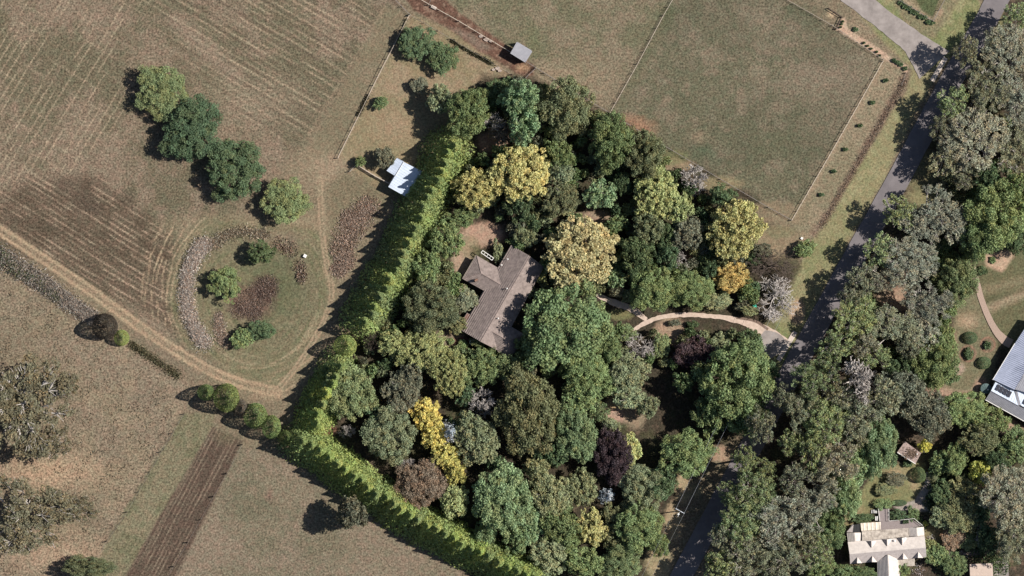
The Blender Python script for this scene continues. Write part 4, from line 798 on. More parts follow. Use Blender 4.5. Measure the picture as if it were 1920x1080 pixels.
# white shed ------------------------------------------------------
shed = building("shed", 757, 332, "L-shaped white steel-roofed shed beside the tall hedge", "shed")
roof_plane(shed, "roof_sheet", [(756.5, 303.5, 3.4), (792, 321.5, 3.1), (762.5, 369.5, 3.1), (728, 350.5, 3.4)], WHITEM, "seam", .76, .035)
roof_plane(shed, "roof_sheet", [(744.4, 296, 2.9), (757.3, 303.2, 3.32), (741, 330, 3.32), (724.8, 320, 2.9)], WHITEM, "seam", .76, .035)
wp = [(757, 305), (790, 322), (762, 366), (730, 350)]; walls(shed, wp, 0, 3.0, mat("pale_wall_sheet", (.5, .53, .56), .6)); windows(shed, wp, 1.5, 5)
wq = [(745, 298), (756, 304.4), (741.4, 328), (727, 320)]; walls(shed, wq, 0, 2.75, bpy.data.materials["pale_wall_sheet"])
mb = MB(); c0 = W(735, 336, 1); mb.box((c0[0], c0[1], 1.15), (2.6, .14, 2.3), -.52 + math.pi / 2 - .02); mb.build("roller_door", ALU, shed)
ridge(shed, (757, 303.3, 3.4), (741, 330, 3.4), TRIM, .07, "roof_flashing"); settle(shed)
# grey shelter ----------------------------------------------------
sh = building("field_shelter", 977, 98, "small grey-roofed open field shelter standing by the red dirt lane", "shelter")
roof_plane(sh, "roof_sheet", [(969, 78.5, 3.1), (998, 96, 2.7), (985, 117.5, 2.7), (956.7, 100, 3.1)], GREYM, "rib", .35, .03)
for (x, y) in ((969.5, 80), (996.5, 96.3), (984.5, 116), (958.5, 100)):
    mb = MB(); a = W(x, y, 1.5); mb.bar((a[0], a[1], 0), (a[0], a[1], 2.75), .09, n=4); mb.build("post", DARKTIMBER, sh)
walls(sh, [(996.6, 96.8), (997, 97.2), (985.3, 116), (984.9, 115.6)], 0, 2.55, GREYM); walls(sh, [(969.6, 80), (970, 79.6), (995.8, 95.2), (995.5, 95.7)], 0, 2.5, GREYM); settle(sh)
# pink garden hut -------------------------------------------------
hut = building("garden_hut", 1705, 848, "small pinkish-roofed garden hut with debris on its roof, beside the lemon yellow tree", "hut")
roof_plane(hut, "roof_sheet", [(1696.7, 827.5, 3.0), (1727, 850, 3.0), (1716.7, 869, 2.5), (1682.5, 847.5, 2.5)], PINKR, "seam", .9, .03)
walls(hut, [(1697, 830), (1724, 850), (1715.5, 866), (1685, 847)], 0, 2.4, WALLM); windows(hut, [(1685, 847), (1715.5, 866)], 1.3, 2.4)
mb = MB(); mb.bar((*W(1682.3, 848.2, 2.5), 2.52), (*W(1716.5, 869.8, 2.5), 2.52), .12, n=4); mb.build("gutter", TRIM, hut)
mb = MB(); a = W(1719.5, 851.5, 3.1); mb.bar((a[0], a[1], 2.9), (a[0], a[1], 3.35), .22, .18, n=8); mb.build("roof_vent", TRIM, hut); settle(hut)
rs_ = np.random.RandomState(5); PP = []
for _ in range(260):
    x, y = 1709 + rs_.normal() * 7, 850 + rs_.normal() * 5.5; a = W(x, y, 2.95); PP.append((a[0], a[1], 2.98 + rs_.rand() * .1))
hq = leaf_quads(np.array(PP), np.tile([0, 0, 1.], (len(PP), 1)), .3, rs_, 1.2, .5); ml = np_mesh("fallen_leaves", hq, np.arange(len(hq)).reshape(-1, 4), mat("dead_leaves", (.16, .11, .08), .9)); tag(link("fallen_leaves", ml), kind="stuff")
# blue house on the right ----------------------------------------
bh = building("steel_roofed_house", 1895, 715, "house with ribbed blue-grey steel roof and solar panels at the right edge", "house")
roof_plane(bh, "roof_slope", [(1903, 644, 3.6), (1862, 711.5, 3.6), (1868, 714.5, 3.75), (1902, 731, 4.7), (1923, 696, 5.4), (1945, 660, 5.4)], BLUEM, "rib", .55, .07, ribdir=((1862, 711), (1902, 730)))
roof_plane(bh, "roof_slope", [(1903, 644, 3.6), (1945, 660, 5.4), (1990, 600, 5.4), (1935, 595, 3.6)], BLUEM, "rib", .55, .07)
roof_plane(bh, "roof_slope", [(1867, 715.5, 3.3), (1858, 733, 4.3), (1909, 760.5, 4.3), (1901, 731.5, 3.4)], WHITEM, "seam", .76, .03)  # paler sheet: sunlight on this slope is put into its colour
roof_plane(bh, "roof_slope", [(1858, 733, 4.3), (1848, 749, 3.0), (1935, 797, 3.0), (1985, 801, 4.3)], GREYM, "rib", .4, .03)  # dark grey sheet: shade of the slope facing away is painted in
roof_plane(bh, "valley_flashing", [(1902, 730, 3.5), (1906, 727.5, 3.6), (1914, 759.5, 4.25), (1909, 760, 4.2)], GREYM, "seam", 1, .01)
roof_plane(bh, "roof_slope", [(1906, 728, 3.6), (1914, 760, 4.25), (1985, 800, 4.25), (1985, 765, 3.4)], WHITEM, "seam", .76, .03)
roof_plane(bh, "roof_slope", [(1903, 730, 4.68), (1924, 696, 5.4), (1985, 730, 5.4), (1985, 765, 4.68), (1920, 735, 4.68)], GREYM, "rib", .55, .05)
bf = [(1904, 650), (1866, 712), (1860, 734), (1851, 746), (1950, 800), (1990, 760), (1970, 640)]; walls(bh, bf, 0, 2.9, WALLM); windows(bh, bf)
ridge(bh, (1858, 733, 4.3), (1909, 760.5, 4.3), GREYM, .09); mb = MB(); mb.bar((*W(1847.6, 749.8, 3), 3.0), (*W(1935, 798, 3), 3.0), .12, n=4); mb.build("gutter", TRIM, bh)
mb = MB(); mb.bar((*W(1861.2, 712.2, 3.6), 3.62), (*W(1902.6, 644, 3.6), 3.62), .1, n=4); mb.build("gutter", TRIM, bh)
mb = MB(); mb.bar((*W(1905.5, 727, 3.7), 3.75), (*W(1925, 738, 3.7), 3.8), .1, n=4); mb.build("gutter", TRIM, bh)
s00, s10, s11, s01 = Vector((1870.5, 719.5)), Vector((1898.5, 735.5)), Vector((1892.5, 746)), Vector((1865, 730))
def sp_(u, v): a = s00.lerp(s10, u); b = s01.lerp(s11, u); p = a.lerp(b, v); z = 3.62 + v * .62; return Vector((*W(p.x, p.y, z), z + .12))
pan = None
def panel(f, u0, u1, v0, v1, root):
    mb = MB(); q = [f(u0, v0), f(u1, v0), f(u1, v1), f(u0, v1)]; mb.add(q + [a - Vector((0, 0, .05)) for a in q], [(0, 1, 2, 3), (7, 6, 5, 4), (0, 4, 5, 1), (1, 5, 6, 2), (2, 6, 7, 3), (3, 7, 4, 0)])
    return mb.build("solar_panel", SOLAR, root)
for i in range(4):
    for j in range(2): panel(sp_, i / 4 + .02, (i + 1) / 4 - .02, j / 2 + .02, (j + 1) / 2 - .02, bh)
t00 = Vector((1921, 748))
def tp(u, v): p = t00 + Vector((14, 7.5)) * u + Vector((-4, 8)) * v; z = 4.1; return Vector((*W(p.x, p.y, z), z + .1 + v * .3))
for i in range(2): panel(tp, i / 2 + .02, (i + 1) / 2 - .02, 0, 1, bh)
settle(bh)
tank = building("water_tank", 1848, 729, "round dark green garden water tank at the corner of the blue-roofed house", "water tank")
mb = MB(); a = W(1848, 729, 1.5); N_ = 28
ring = [(a[0] + 1.5 * math.cos(2 * math.pi * i / N_), a[1] + 1.5 * math.sin(2 * math.pi * i / N_)) for i in range(N_)]; mb.prism(ring, 0, 2.0); TM = mat("green_tank_poly", (.10, .15, .15), .6); mb.build("tank_body", TM, tank)
mb = MB(); n = N_; mb.add([(x, y, 2.0) for x, y in ring] + [(a[0], a[1], 2.35)], [(i, (i + 1) % n, n) for i in range(n)]); mb.build("tank_lid", TM, tank)
for i in range(5):
    t = i / 5 * math.pi; mb = MB(); mb.bar((a[0] + 1.35 * math.cos(t), a[1] + 1.35 * math.sin(t), 2.06), (a[0], a[1], 2.38), .04, n=4); mb.build("lid_rib", TM, tank)
mb = MB(); mb.bar((a[0] + .5, a[1] - .3, 2.2), (a[0] + .5, a[1] - .3, 2.42), .22, n=8); mb.build("hatch", TRIM, tank); settle(tank)
# white house with dormers ---------------------------------------
wh = building("dormer_house", 1663, 1030, "long white-roofed house with seven dormers and a rear deck at the lower right", "house")
Z1, Z2 = 3.2, 5.6
roof_plane(wh, "roof_slope", [(1589.5, 1016.5, Z1 + .4), (1733.5, 1005, Z1 + .4), (1736, 1027, Z2), (1593, 1039, Z2)], CREAMR, "tile", .45, .05)
GREYSH = mat("grey_and_shaded_roof", (.42, .375, .36), .85, 1.4, col2=(.33, .29, .28))  # grey bay roof tone, also the painted shade of lower slope and dormers
roof_plane(wh, "roof_slope", [(1593, 1039, Z2), (1736, 1027, Z2), (1737, 1044.5, Z1), (1594, 1057, Z1)], GREYSH, "tile", .3, .06)  # greyer than the upper slope: its shade is in the colour
roof_plane(wh, "roof_slope", [(1665, 1040, 5.2), (1667, 1090, 5.2), (1646, 1090, 3.0), (1645, 1053, 3.0)], CREAMR, "tile", .45, .05)
roof_plane(wh, "roof_slope", [(1665, 1040, 5.2), (1685, 1049, 3.0), (1688, 1090, 3.0), (1667, 1090, 5.2)], CREAMR, "tile", .45, .05)
roof_plane(wh, "annex_roof", [(1685.5, 1048.8, 3.05), (1715, 1047, 3.05), (1715, 1060.6, 2.7), (1686.8, 1061.8, 2.7)], DIRTYR, "rib", .3, .04)
roof_plane(wh, "annex_roof", [(1616, 996, 3.3), (1703, 990, 3.3), (1704.5, 1006, 3.75), (1616.5, 1013.8, 3.75)], DIRTYR, "rib", .3, .04)
roof_plane(wh, "patio_roof", [(1613.5, 981, 2.9), (1651, 978.5, 2.9), (1651, 993, 3.15), (1615, 995.5, 3.15)], mat("cream_translucent_sheet", (.70, .62, .52), .6, 1.2, col2=(.55, .47, .39)), "rib", 1.25, .10)
for (x0, x1, x2, y0, y1) in ((1588, 1602, 1615, 998.8, 1015), (1703.5, 1718.5, 1732, 989.2, 1005)):
    d = -1.5 if x0 > 1650 else 0
    roof_plane(wh, "gable_roof", [(x0, y0 + .5, 3.0), (x1, y0, 4.1), (x1 + 1.8, y1, 4.1), (x0 + 2, y1 + .8, 3.0)], CREAMR, "tile", .45, .04); roof_plane(wh, "gable_roof", [(x1, y0, 4.1), (x2, y0 + d, 3.0), (x2 + 1, y1 - .8, 3.0), (x1 + 1.8, y1, 4.1)], CREAMR, "tile", .45, .04)
roof_plane(wh, "bay_roof", [(1587.5, 998, 2.9), (1599, 982, 2.6), (1600.5, 984, 2.9), (1598.5, 998, 3.1)], GREYSH, "tile", .4, .04)
roof_plane(wh, "bay_dark_opening", [(1598.6, 998.3, 2.8), (1599.5, 984.5, 2.7), (1612.5, 982, 2.7), (1612.8, 998.3, 2.8)], DARKM, "seam", 1.0, .02)  # dark sheet stands in for the shaded opening in the bay
def dormer(root, cx, cy_out, cy_in, half, zr, ze, zin):
    """gable dormer: outer ridge end, inner ridge end, two eave corners"""
    R_ = (cx - .3, cy_out, zr); I = (cx + .3, cy_in, zin); Lc = (cx - half, cy_out, ze); Rc = (cx + half, cy_out, ze)
    o = roof_plane(root, "dormer_roof", [R_, I, Lc], GREYSH, "tile", .3, .03, .06); o2 = roof_plane(root, "dormer_roof", [R_, Rc, I], CREAMR, "tile", .3, .03, .06)  # left face darker, right paler: shade and sun sides put into the colour
    mb = MB(); v = [Vector((*W(x, y, z), z - .05)) for x, y, z in (R_, Lc, Rc)]; b_ = [Vector((*W(x, cy_out, ze), ze - .7)) for x in (cx - half, cx + half)]
    mb.add([v[0], v[1], b_[0], b_[1], v[2]], [(0, 1, 2, 3, 4)]); mb.build("dormer_face", TRIM, root)
    mb = MB(); q = W(cx, cy_out, ze); mb.box((q[0], q[1], ze - .1), (.9, .1, .6), .09); mb.build("window", GLASS, root)
for x, y, yi in ((1607.3, 1056, 1044.5), (1635.3, 1053.8, 1042.5), (1693.5, 1048.5, 1037), (1721.5, 1046, 1034.5)): dormer(wh, x, y, yi, 9.3, 4.75, 3.5, 4.85)
for x, y, yi in ((1634, 1014.2, 1027), (1663.5, 1011.2, 1024), (1691.5, 1008.5, 1022)): dormer(wh, x, y, yi, 9.8, 5.0, 3.75, 5.1)
wf = [(1592, 1016), (1731, 1005), (1734, 1043), (1685, 1047), (1686, 1085), (1648, 1085), (1646, 1051), (1597, 1055)]; walls(wh, wf, 0, 3.15, WALLM); windows(wh, wf)
walls(wh, [(1590, 1000), (1614, 998), (1703, 992), (1730, 989), (1731, 1004), (1592, 1015)], 0, 2.85, WALLM)
roof_plane(wh, "deck", [(1651, 978, .9), (1665, 976, .9), (1708, 972.5, .9), (1729, 986, .9), (1703.5, 990.8, .9), (1651, 995.5, .9)], DECKM, "plank", .30, .03)
roof_plane(wh, "deck", [(1646, 954, .86), (1665.5, 954, .86), (1666, 976, .86), (1649, 978, .86)], DECKM, "plank", .30, .03)
for i in range(5):
    mb = MB(); a = W(1635 + i * 2.1, 959, .5); mb.box((a[0], a[1], .2 + i * .13), (.22, 1.0, .05)); mb.build("stair_tread", TRIM, wh)
mb = MB(); 
def rail(root, pts, z, h=.95, name="railing"):
    mb = MB(); P = [Vector((*W(*p, z), z)) for p in pts]
    for a, b in zip(P[:-1], P[1:]):
        mb.bar(a + Vector((0, 0, h)), b + Vector((0, 0, h)), .06, n=4); mb.bar(a + Vector((0, 0, .15)), b + Vector((0, 0, .15)), .03, n=4); k = max(1, int((b - a).length / .5))
        for i in range(k + 1): c = a.lerp(b, i / k); mb.bar(c, c + Vector((0, 0, h)), .03, n=4)
    return mb.build(name, TRIM, root)
rail(wh, [(1666, 977), (1708, 973), (1713, 972.3), (1729, 985.5)], .95); rail(wh, [(1646, 954), (1649, 977)], .9); rail(wh, [(1665.5, 954), (1666, 976)], .9)
mb = MB(); a = W(1643.5, 972, 1.0); mb.box((a[0], a[1], .55), (.7, 1.2, 1.1)); mb.build("white_cabinet", TRIM, wh)
for (x, y) in ((1696, 1009.5), (1677, 1013.8)): pipe(wh, x, y, 4.1, .5, .2)
settle(wh)
pl_ = building("planter_box", 1698, 978, "rectangular planter of dark plants on the grey deck", "planter"); mb = MB(); a = W(1698, 978, 1.2); mb.box((a[0], a[1], 1.15), (1.5, 1.0, .5)); mb.build("box", DARKTIMBER, pl_)
hq = leaf_quads(np.array([(a[0] + rs_.uniform(-.8, .8), a[1] + rs_.uniform(-.5, .5), 1.4 + rs_.rand() * .4) for _ in range(120)]), np.tile([0, 0, 1.], (120, 1)), .3, rs_, 1.2, .8); ob = link("leaves", np_mesh("leaves", hq, np.arange(len(hq)).reshape(-1, 4), mat("dark_leaf", (.05, .08, .035), .7)), pl_); settle(pl_)
cp = building("garage", 1840, 1075, "pale pink-roofed garage cut by the bottom edge at the lower right", "garage")
roof_plane(cp, "roof_slope", [(1818, 1058, 2.8), (1861, 1056, 2.8), (1862, 1078, 3.9), (1819, 1080, 3.9)], mat("pale_pink_roof", (.50, .40, .34), .85, 1.0, col2=(.44, .35, .3)), "tile", .35, .05)
roof_plane(cp, "roof_slope", [(1819, 1080, 3.9), (1862, 1078, 3.9), (1863, 1100, 2.8), (1820, 1102, 2.8)], bpy.data.materials["pale_pink_roof"], "tile", .35, .05)
walls(cp, [(1821, 1061), (1859, 1059), (1861, 1098), (1822, 1100)], 0, 2.7, WALLM); settle(cp)
ribbon("garage_apron", [(1876, 1052), (1877, 1075), (1878, 1110)], [28, 28, 28], .2, GRAVROAD, seed=4)
for k in range(6):
    sx, sy = 1738 + (k % 2) * 3, 887 + k * 4.2
    mb = MB(); a = W(sx, sy, .2); mb.prism([(a[0] + .75 * math.cos(t) * rnd.uniform(.8, 1.1), a[1] + .38 * math.sin(t) * rnd.uniform(.8, 1.1)) for t in [i * math.pi / 4 for i in range(8)]], 0, .22 + .04 * k)
    tag(mb.build("stepping_stone", CONC), "pale stepping stone in the garden steps, %s from the top" % ["first", "second", "third", "fourth", "fifth", "sixth"][k], "stone", "pale stepping stones below the garden hut")
# ------------------------------------------------------------------ fences
POSTM = {}
def post_mesh(h, r, m):
    k = (h, r, m.name)
    if k not in POSTM: mb = MB(); mb.bar((0, 0, -.3), (0, 0, h), r, r * .9, n=6); POSTM[k] = mb.mesh("post", m)
    return POSTM[k]
def fence(name, pts, label, sp=3.2, h=1.2, r=.08, rails=2, railr=.03, m=None, rm=None, cat="fence"):
    m = m or TIMBER; rm = rm or WIRE; P = [Vector(W(*p, 0)) for p in pts]; root = empty(name, P[0].x, P[0].y); tag(root, label, cat); o0 = Vector((P[0].x, P[0].y, 0)); first = True
    for a, b in zip(P[:-1], P[1:]):
        L = (b - a).length; k = max(1, round(L / sp))
        for i in range(k + 1):
            if i == 0 and not first: continue
            c = a.lerp(b, i / k); o = link("post", post_mesh(h, r * (1.5 if i in (0, k) else 1), m), root); o.location = (c.x - o0.x + rnd.gauss(0, .04), c.y - o0.y + rnd.gauss(0, .04), 0)
        first = False; mb = MB()
        for j in range(rails):
            z = h * (.95 - j * .72 / max(1, rails - 1)); mb = MB(); mb.bar((a.x - o0.x, a.y - o0.y, z), (b.x - o0.x, b.y - o0.y, z), railr, n=4); mb.build("rail" if railr > .04 else "wire", rm, root)
    return root
PALET = mat("bleached_rail", (.52, .45, .37), .9, 3, col2=(.4, .34, .28))
fence("rail_fence", [(766, 30), (700, 160), (633, 296)], "pale post and rail fence along the left side of the house paddock", 2.8, 1.25, .10, 2, .06, PALET, PALET)
fence("rail_fence", [(671, 311), (700, 329), (738, 349)], "short pale rail fence running to the white shed", 2.6, 1.2, .11, 3, .10, PALET, PALET)
fence("wire_fence", [(785, -3), (805, 9), (860, 40), (960, 100)], "wire fence along the upper side of the red dirt lane", 3.2, 1.2, .09, 3, .035, TIMBER, PALET)
fence("wire_fence", [(803, 10), (812, -12)], "short cross fence running off the top of the dirt lane", 3, 1.2, .09, 3, .035)
fence("wire_fence", [(738, -3), (768, 28)], "short fence at the top corner of the house paddock", 3, 1.2, .1, 3, .03)
fence("wire_fence", [(768, 28), (820, 58), (870, 88), (960, 140)], "sagging fence along the lower side of the red dirt lane", 4.5, 1.1, .1, 2, .025, DARKTIMBER)
fence("wire_fence", [(985, 115), (1020, 137), (1105, 190), (1143, 212)], "wire fence from the field shelter along the top of the woodland", 3.5, 1.2, .09, 3, .03)
fence("wire_fence", [(1262, -3), (1243, 30), (1195, 120), (1143, 212)], "diagonal wire fence between the two upper paddocks", 3.5, 1.2, .09, 3, .035, TIMBER, PALET)
fence("wire_fence", [(1143, 212), (1200, 247), (1261, 283), (1350, 336), (1440, 389), (1484, 413)], "long wire fence between the right paddock and the woodland", 3.5, 1.2, .09, 3, .03)
fence("rail_fence", [(1484, 413), (1570, 265), (1655, 115)], "pale fence along the sapling strip at the right paddock", 3.0, 1.2, .09, 2, .05, PALET, PALET)
fence("wire_fence", [(1470, -3), (1560, 48), (1655, 112)], "wire fence along the pale mulch bed", 3.0, 1.2, .08, 3, .03, PALET, TIMBER)
fence("rail_fence", [(1553, 16), (1578, 32), (1567, 55)], "short dark timber fence corner by the mulch bed", 2.2, 1.1, .1, 2, .09, DARKTIMBER, DARKTIMBER)
fence("wire_fence", [(1698, 137), (1690, 160)], "short fence at the lower end of the mulch bed", 2, 1.1, .09, 2, .03)
fence("wire_fence", [(345, 776), (302, 847), (238, 960), (200, 1015), (160, 1085)], "old wire fence left of the green strip", 7.5, 1.3, .10, 3, .01, DARKTIMBER)
fence("wire_fence", [(454, 834), (425, 888), (400, 931), (352, 1017), (325, 1062), (310, 1090)], "wire fence right of the ploughed strip", 7.4, 1.5, .12, 3, .01, DARKTIMBER)
fence("wire_fence", [(1680, -3), (1749, 40), (1772, -3)], "fence corner of the small paddock at the top right", 3, 1.2, .09, 3, .035)
fence("wire_fence", [(0, 460), (90, 520), (180, 590)], "old fence overgrown with dry weeds beside the farm track", 5, 1.2, .09, 3, .02, DARKTIMBER)
# gates -----------------------------------------------------------
def gate(a, b, label):
    A, B = Vector((*W(*a, 0), 0)), Vector((*W(*b, 0), 0)); root = empty("farm_gate", A.x, A.y); tag(root, label, "gate"); d = B - A
    for p in (Vector((0, 0, 0)), d): mb = MB(); mb.bar(p, p + Vector((0, 0, 1.4)), .12, n=6); mb.build("post", TIMBER, root)
    for i in range(5): z = Vector((0, 0, .3 + .2 * i)); mb = MB(); mb.bar(d * .03 + z, d * .97 + z, .03, n=5); mb.build("bar", ALU, root)
    mb = MB(); mb.bar(d * .03 + Vector((0, 0, .3)), d * .97 + Vector((0, 0, 1.1)), .025, n=4); mb.build("brace", ALU, root)
gate((655, 322), (668, 309), "open metal farm gate at the corner of the house paddock"); gate((985, 146), (1004, 128), "metal gate at the lower end of the red dirt lane")
# ------------------------------------------------------------------ power pole and wires
pr = building("power_pole", 1268, 966, "timber power pole with a pale crossarm on the grass verge", "power pole"); PZ = 9.5
ox, oy = W(1275, 958, PZ); pr.location = (ox, oy, 0)
mb = MB(); mb.bar((0, 0, -.5), (0, 0, PZ + .3), .17, .11, n=8); mb.build("pole", mat("grey_pole_timber", (.35, .31, .27), .9, 3), pr)
mb = MB(); mb.bar((-1.25, .72, PZ), (1.25, -.72, PZ), .10, n=4); mb.build("crossarm", mat("pale_steel", (.62, .66, .72), .5), pr)
mb = MB(); mb.bar((-.3, -.9, PZ - 1.6), (-.3, -.9, PZ - .7), .28, n=10); mb.build("transformer", TRIM, pr); mb = MB(); mb.bar((-.1, -.3, PZ - .2), (-.55, -1.7, PZ - .5), .05, n=4); mb.build("bracket", bpy.data.materials["pale_steel"], pr)
for t in (-1.15, 1.15, -.5): mb = MB(); mb.bar((t, -t * .576, PZ), (t, -t * .576, PZ + .3), .07, .05, n=6); mb.build("insulator", TRIM, pr)
for k, t in enumerate((-1.15, 1.15)):
    mb = MB(); a = Vector((ox + t, oy - t * .576, PZ + .3)); dirv = Vector(W(1212, 1085, PZ)) - Vector((ox, oy)); ends = [Vector((ox + t + dirv.x * 2.0, oy - t * .576 + dirv.y * 2.0, PZ + .2)), Vector((ox + t - dirv.x * 3.2, oy - t * .576 - dirv.y * 3.2, PZ + 1))]
    for e in ends:
        prev = a
        for i in range(1, 13):
            f = i / 12; q = a.lerp(e, f); q.z -= 1.2 * 4 * f * (1 - f); mb.bar(prev, q, .028, n=3); prev = q
    tag(mb.build("overhead_wire", ALU), ("overhead wire on the left end of the pole crossarm", "overhead wire on the right end of the pole crossarm")[k], "wire", "wires on the power pole")
# ------------------------------------------------------------------ small things
bin_ = building("wheelie_bin", 1415, 574, "small teal wheelie bin by the leafless tree near the driveway", "bin"); TEAL = mat("teal_plastic", (.05, .5, .36), .5)
mb = MB(); a = W(1415, 574, .8); mb.box((a[0], a[1], .5), (.75, .75, 1.0), .2); mb.build("body", mat("green_bin_body", (.04, .25, .17), .5), bin_); mb = MB(); mb.box((a[0], a[1], 1.04), (.95, .9, .08), .2); mb.build("lid", TEAL, bin_)
for s_ in (-.3, .3): mb = MB(); mb.bar((a[0] + s_, a[1] - .4, .14), (a[0] + s_ + .08, a[1] - .4, .14), .14, n=10); mb.build("wheel", DARKM, bin_)
settle(bin_)
um = building("parasol", 886, 642, "small white parasol standing under the lower eave of the tile-roofed house", "parasol"); a = W(886.5, 642, 2.3)
mb = MB(); ringp = [(a[0] + 1.0 * math.cos(i * math.pi / 4), a[1] + .85 * math.sin(i * math.pi / 4), 2.1) for i in range(8)]; mb.add(ringp + [(a[0], a[1], 2.5)], [(i, (i + 1) % 8, 8) for i in range(8)]); mb.build("canopy", TRIM, um)
mb = MB(); mb.bar((a[0], a[1], 0), (a[0], a[1], 2.4), .035, n=6); mb.build("pole", ALU, um); mb = MB(); mb.bar((a[0], a[1], 0), (a[0], a[1], .1), .28, n=10); mb.build("base", CONC, um); settle(um)
for (nm, x, y, lab, c, d) in (("water_trough", 813, 14, "small dark water trough by the fence at the top of the lane", DARKM, (1.5, .7, .5)), ("pump_box", 571.5, 480, "small white box standing in the grass by the dry dam", TRIM, (.8, .8, .6)), ("pump_box", 1503, 447, "tiny white box in the grass by the dark round roadside shrub", TRIM, (.55, .55, .5))):
    r_ = building(nm, x, y, lab, "trough" if "trough" in nm else "box"); mb = MB(); a = W(x, y); L_, B_, H_ = d
    mb.box((a[0], a[1], H_ / 2), d, -.5); mb.build("body", c, r_); mb = MB(); mb.box((a[0], a[1], H_ + .03), (L_ + .1, B_ + .1, .05), -.5); mb.build("rim" if "trough" in nm else "lid", c if "trough" not in nm else CONC, r_); settle(r_)
for k, (x, y, r) in enumerate(((902, 68, 5), (912, 74, 6), (920, 77, 4), (925, 131, 4), (932, 128, 5), (937, 133, 4))):
    mb = MB(); a = W(x, y); mb.prism([(a[0] + r * S * math.cos(t) * rnd.uniform(.7, 1.1), a[1] + r * S * .7 * math.sin(t) * rnd.uniform(.7, 1.1)) for t in [i * math.pi / 4 for i in range(8)]], -.05, .25 + .05 * k)
    tag(mb.build("rock", mat("pale_rock", (.42, .34, .29), .9, 3, .02) if k == 0 else bpy.data.materials["pale_rock"]), ("pale rock on the upper edge of the dirt lane, %s from its upper end" % ["first", "second", "third"][k]) if k < 3 else ("pale rock on the lower edge of the dirt lane, %s from the left" % ["first", "second", "third"][k - 3]), "rock", "pale rocks by the dirt lane")

# ------------------------------------------------------------------ dry reeds, bracken, weeds (uncountable)
def tufts(name, pts_fn, n, size, col, seed, hgt=.7, elong=2.4, out=.55, spread=.2):
    rs = np.random.RandomState(seed); XY = pts_fn(rs, n); z = rs.uniform(.1, 1, len(XY)) ** 1.5 * hgt; P = np.zeros((len(XY), 3))
    P[:, 0] = (XY[:, 0] - 960) * S; P[:, 1] = (540 - XY[:, 1]) * S; P[:, 2] = z
    dr = np.hypot((XY[:, 0] - 490) / 110, (XY[:, 1] - 550) / 105); P[:, 2] -= 1.1 * np.clip(1 - dr, 0, 1) ** 1.2
    q = leaf_quads(P, np.tile([0, 0, 1.], (len(P), 1)), size, rs, elong, .8, out); me = finish_crown(name, q, (np.arange(len(P)) // 40), rs, spread); o = link(name, me); o.color = (*col, 1); tag(o, kind="stuff"); return o
def along(pts, w):
    L = np.array(smooth_line(pts, 6))
    def f(rs, n):
        k = rs.randint(0, len(L) - 1, n); t = rs.rand(n, 1); ww = w[0] + (w[1] - w[0]) * (k / len(L)); return L[k] * (1 - t) + L[k + 1] * t + np.clip(rs.normal(size=(n, 2)), -2.6, 2.6) * ww[:, None] * .5
    return f
def blob(L):
    def f(rs, n):
        L_ = np.array(L); k = rs.randint(0, len(L_), n); d = rs.normal(size=(n, 2)); d = d / np.linalg.norm(d, axis=1, keepdims=True) * rs.rand(n, 1) ** .7 * 1.15; return L_[k, :2] + d * L_[k, 2:3] * (1 + .12 * rs.normal(size=(n, 1)))
    return f
tufts("dry_reeds", along([(385, 455), (362, 485), (350, 530), (352, 580), (368, 620), (385, 645)], (15, 14)), 16000, .15, (.62, .55, .49), 201, .7, 6.5)
tufts("dry_reeds", along([(395, 460), (440, 435), (500, 440)], (14, 12)), 3000, .15, (.42, .36, .28), 202, .5, 6.0)
tufts("dry_reeds", along([(410, 590), (412, 620), (425, 645)], (10, 16)), 2600, .15, (.5, .41, .34), 203, .4, 6.0)
tufts("dry_weeds", along([(-5, 478), (50, 512), (100, 545), (150, 580), (178, 600)], (19, 12)), 15000, .16, (.46, .41, .36), 204, .7, 6.0)
tufts("green_weeds", along([(-5, 470), (20, 500), (60, 520), (110, 560)], (16, 8)), 3600, .26, (.15, .175, .095), 205, .8, 2.0)
tufts("green_weeds", along([(245, 645), (290, 675), (335, 705)], (8, 11)), 2600, .22, (.17, .16, .095), 206, .4, 2.4)
tufts("rust_bracken", blob([(690, 388, 20), (680, 405, 24), (662, 425, 24), (648, 448, 24), (640, 470, 22), (650, 490, 16), (635, 505, 14), (655, 410, 16)]), 9500, .25, (.36, .27, .215), 207, .35, 1.8, .3)
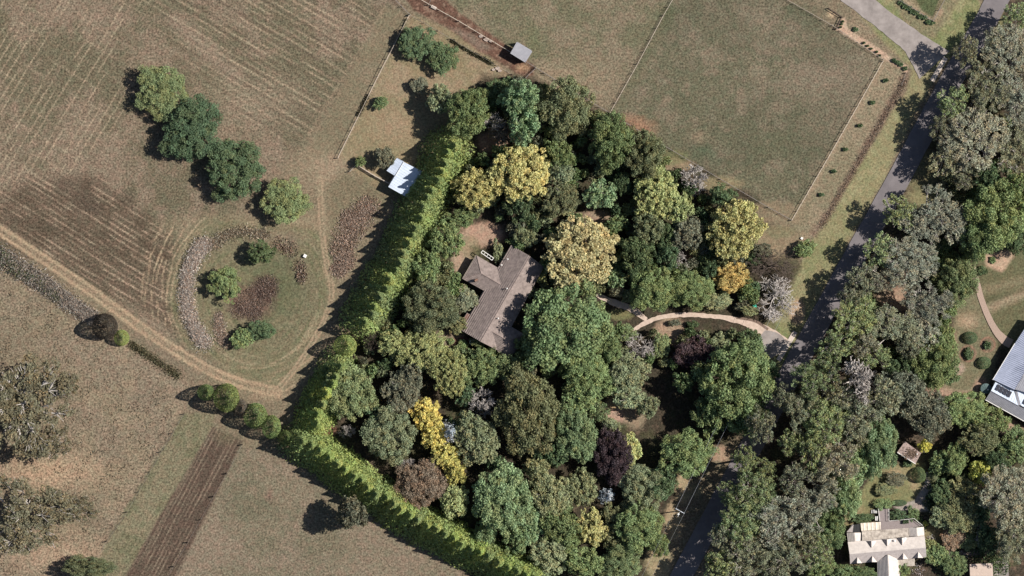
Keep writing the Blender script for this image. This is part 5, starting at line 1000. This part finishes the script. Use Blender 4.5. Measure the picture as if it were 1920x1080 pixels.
tufts("rust_weeds", blob([(470, 570, 24), (490, 550, 24), (505, 535, 18), (450, 580, 16), (478, 590, 14)]), 4200, .2, (.30, .225, .19), 208, .3, 2.0)
tufts("rust_weeds", blob([(525, 460, 16), (545, 468, 14), (562, 500, 12), (565, 520, 10)]), 900, .3, (.32, .25, .2), 209, .4, 2.0)
tufts("lane_weeds", along([(845, 75), (880, 97), (905, 110), (920, 118)], (3, 5)), 900, .34, (.10, .095, .055), 210, .5, 1.4)
tufts("ditch_litter", along([(1697, 150), (1660, 215), (1600, 320), (1540, 425)], (7, 7)), 2600, .18, (.30, .235, .185), 211, .2, 3.0)
tufts("fence_weeds", along([(763, 35), (745, 75)], (2, 2)), 200, .3, (.12, .11, .06), 212, .5, 1.4)
tufts("fence_weeds", along([(690, 180), (672, 215)], (4, 4)), 500, .34, (.10, .09, .055), 213, .5, 1.4)
tufts("tussock_grass", lambda rs, n: np.stack([rs.uniform(-10, 330, n), rs.uniform(480, 1090, n)], 1)[lambda a: (a[:, 1] > 510 + a[:, 0] * .68) & (a[:, 0] < 345 - (a[:, 1] - 775) * .6)] if False else (lambda a: a[(a[:, 1] > 520 + a[:, 0] * .66) & (a[:, 0] < 340 - np.clip(a[:, 1] - 775, 0, 999) * .6) & (vnoise(a[:, 0] / 16, a[:, 1] / 16, 77, 3) > .55)])(np.stack([rs.uniform(-10, 345, n), rs.uniform(480, 1090, n)], 1)), 20000, .28, (.21, .175, .12), 214, .2, 1.8, .4)
tufts("garden_flowers", blob([(1745, 1012, 8), (1762, 1030, 8), (1720, 1068, 12), (1800, 1042, 12), (1748, 955, 8), (1768, 948, 8)]), 700, .26, (.55, .5, .5), 215, .5, 1.0, .1)
tufts("garden_ground_cover", blob([(1760, 905, 22), (1790, 900, 22), (1820, 980, 26), (1870, 1060, 20), (1780, 1050, 30), (1750, 940, 16), (1840, 1030, 24), (1600, 1075, 16), (1720, 985, 14), (1835, 865, 20)]), 9000, .4, (.095, .13, .06), 216, .8, 1.2, .2)
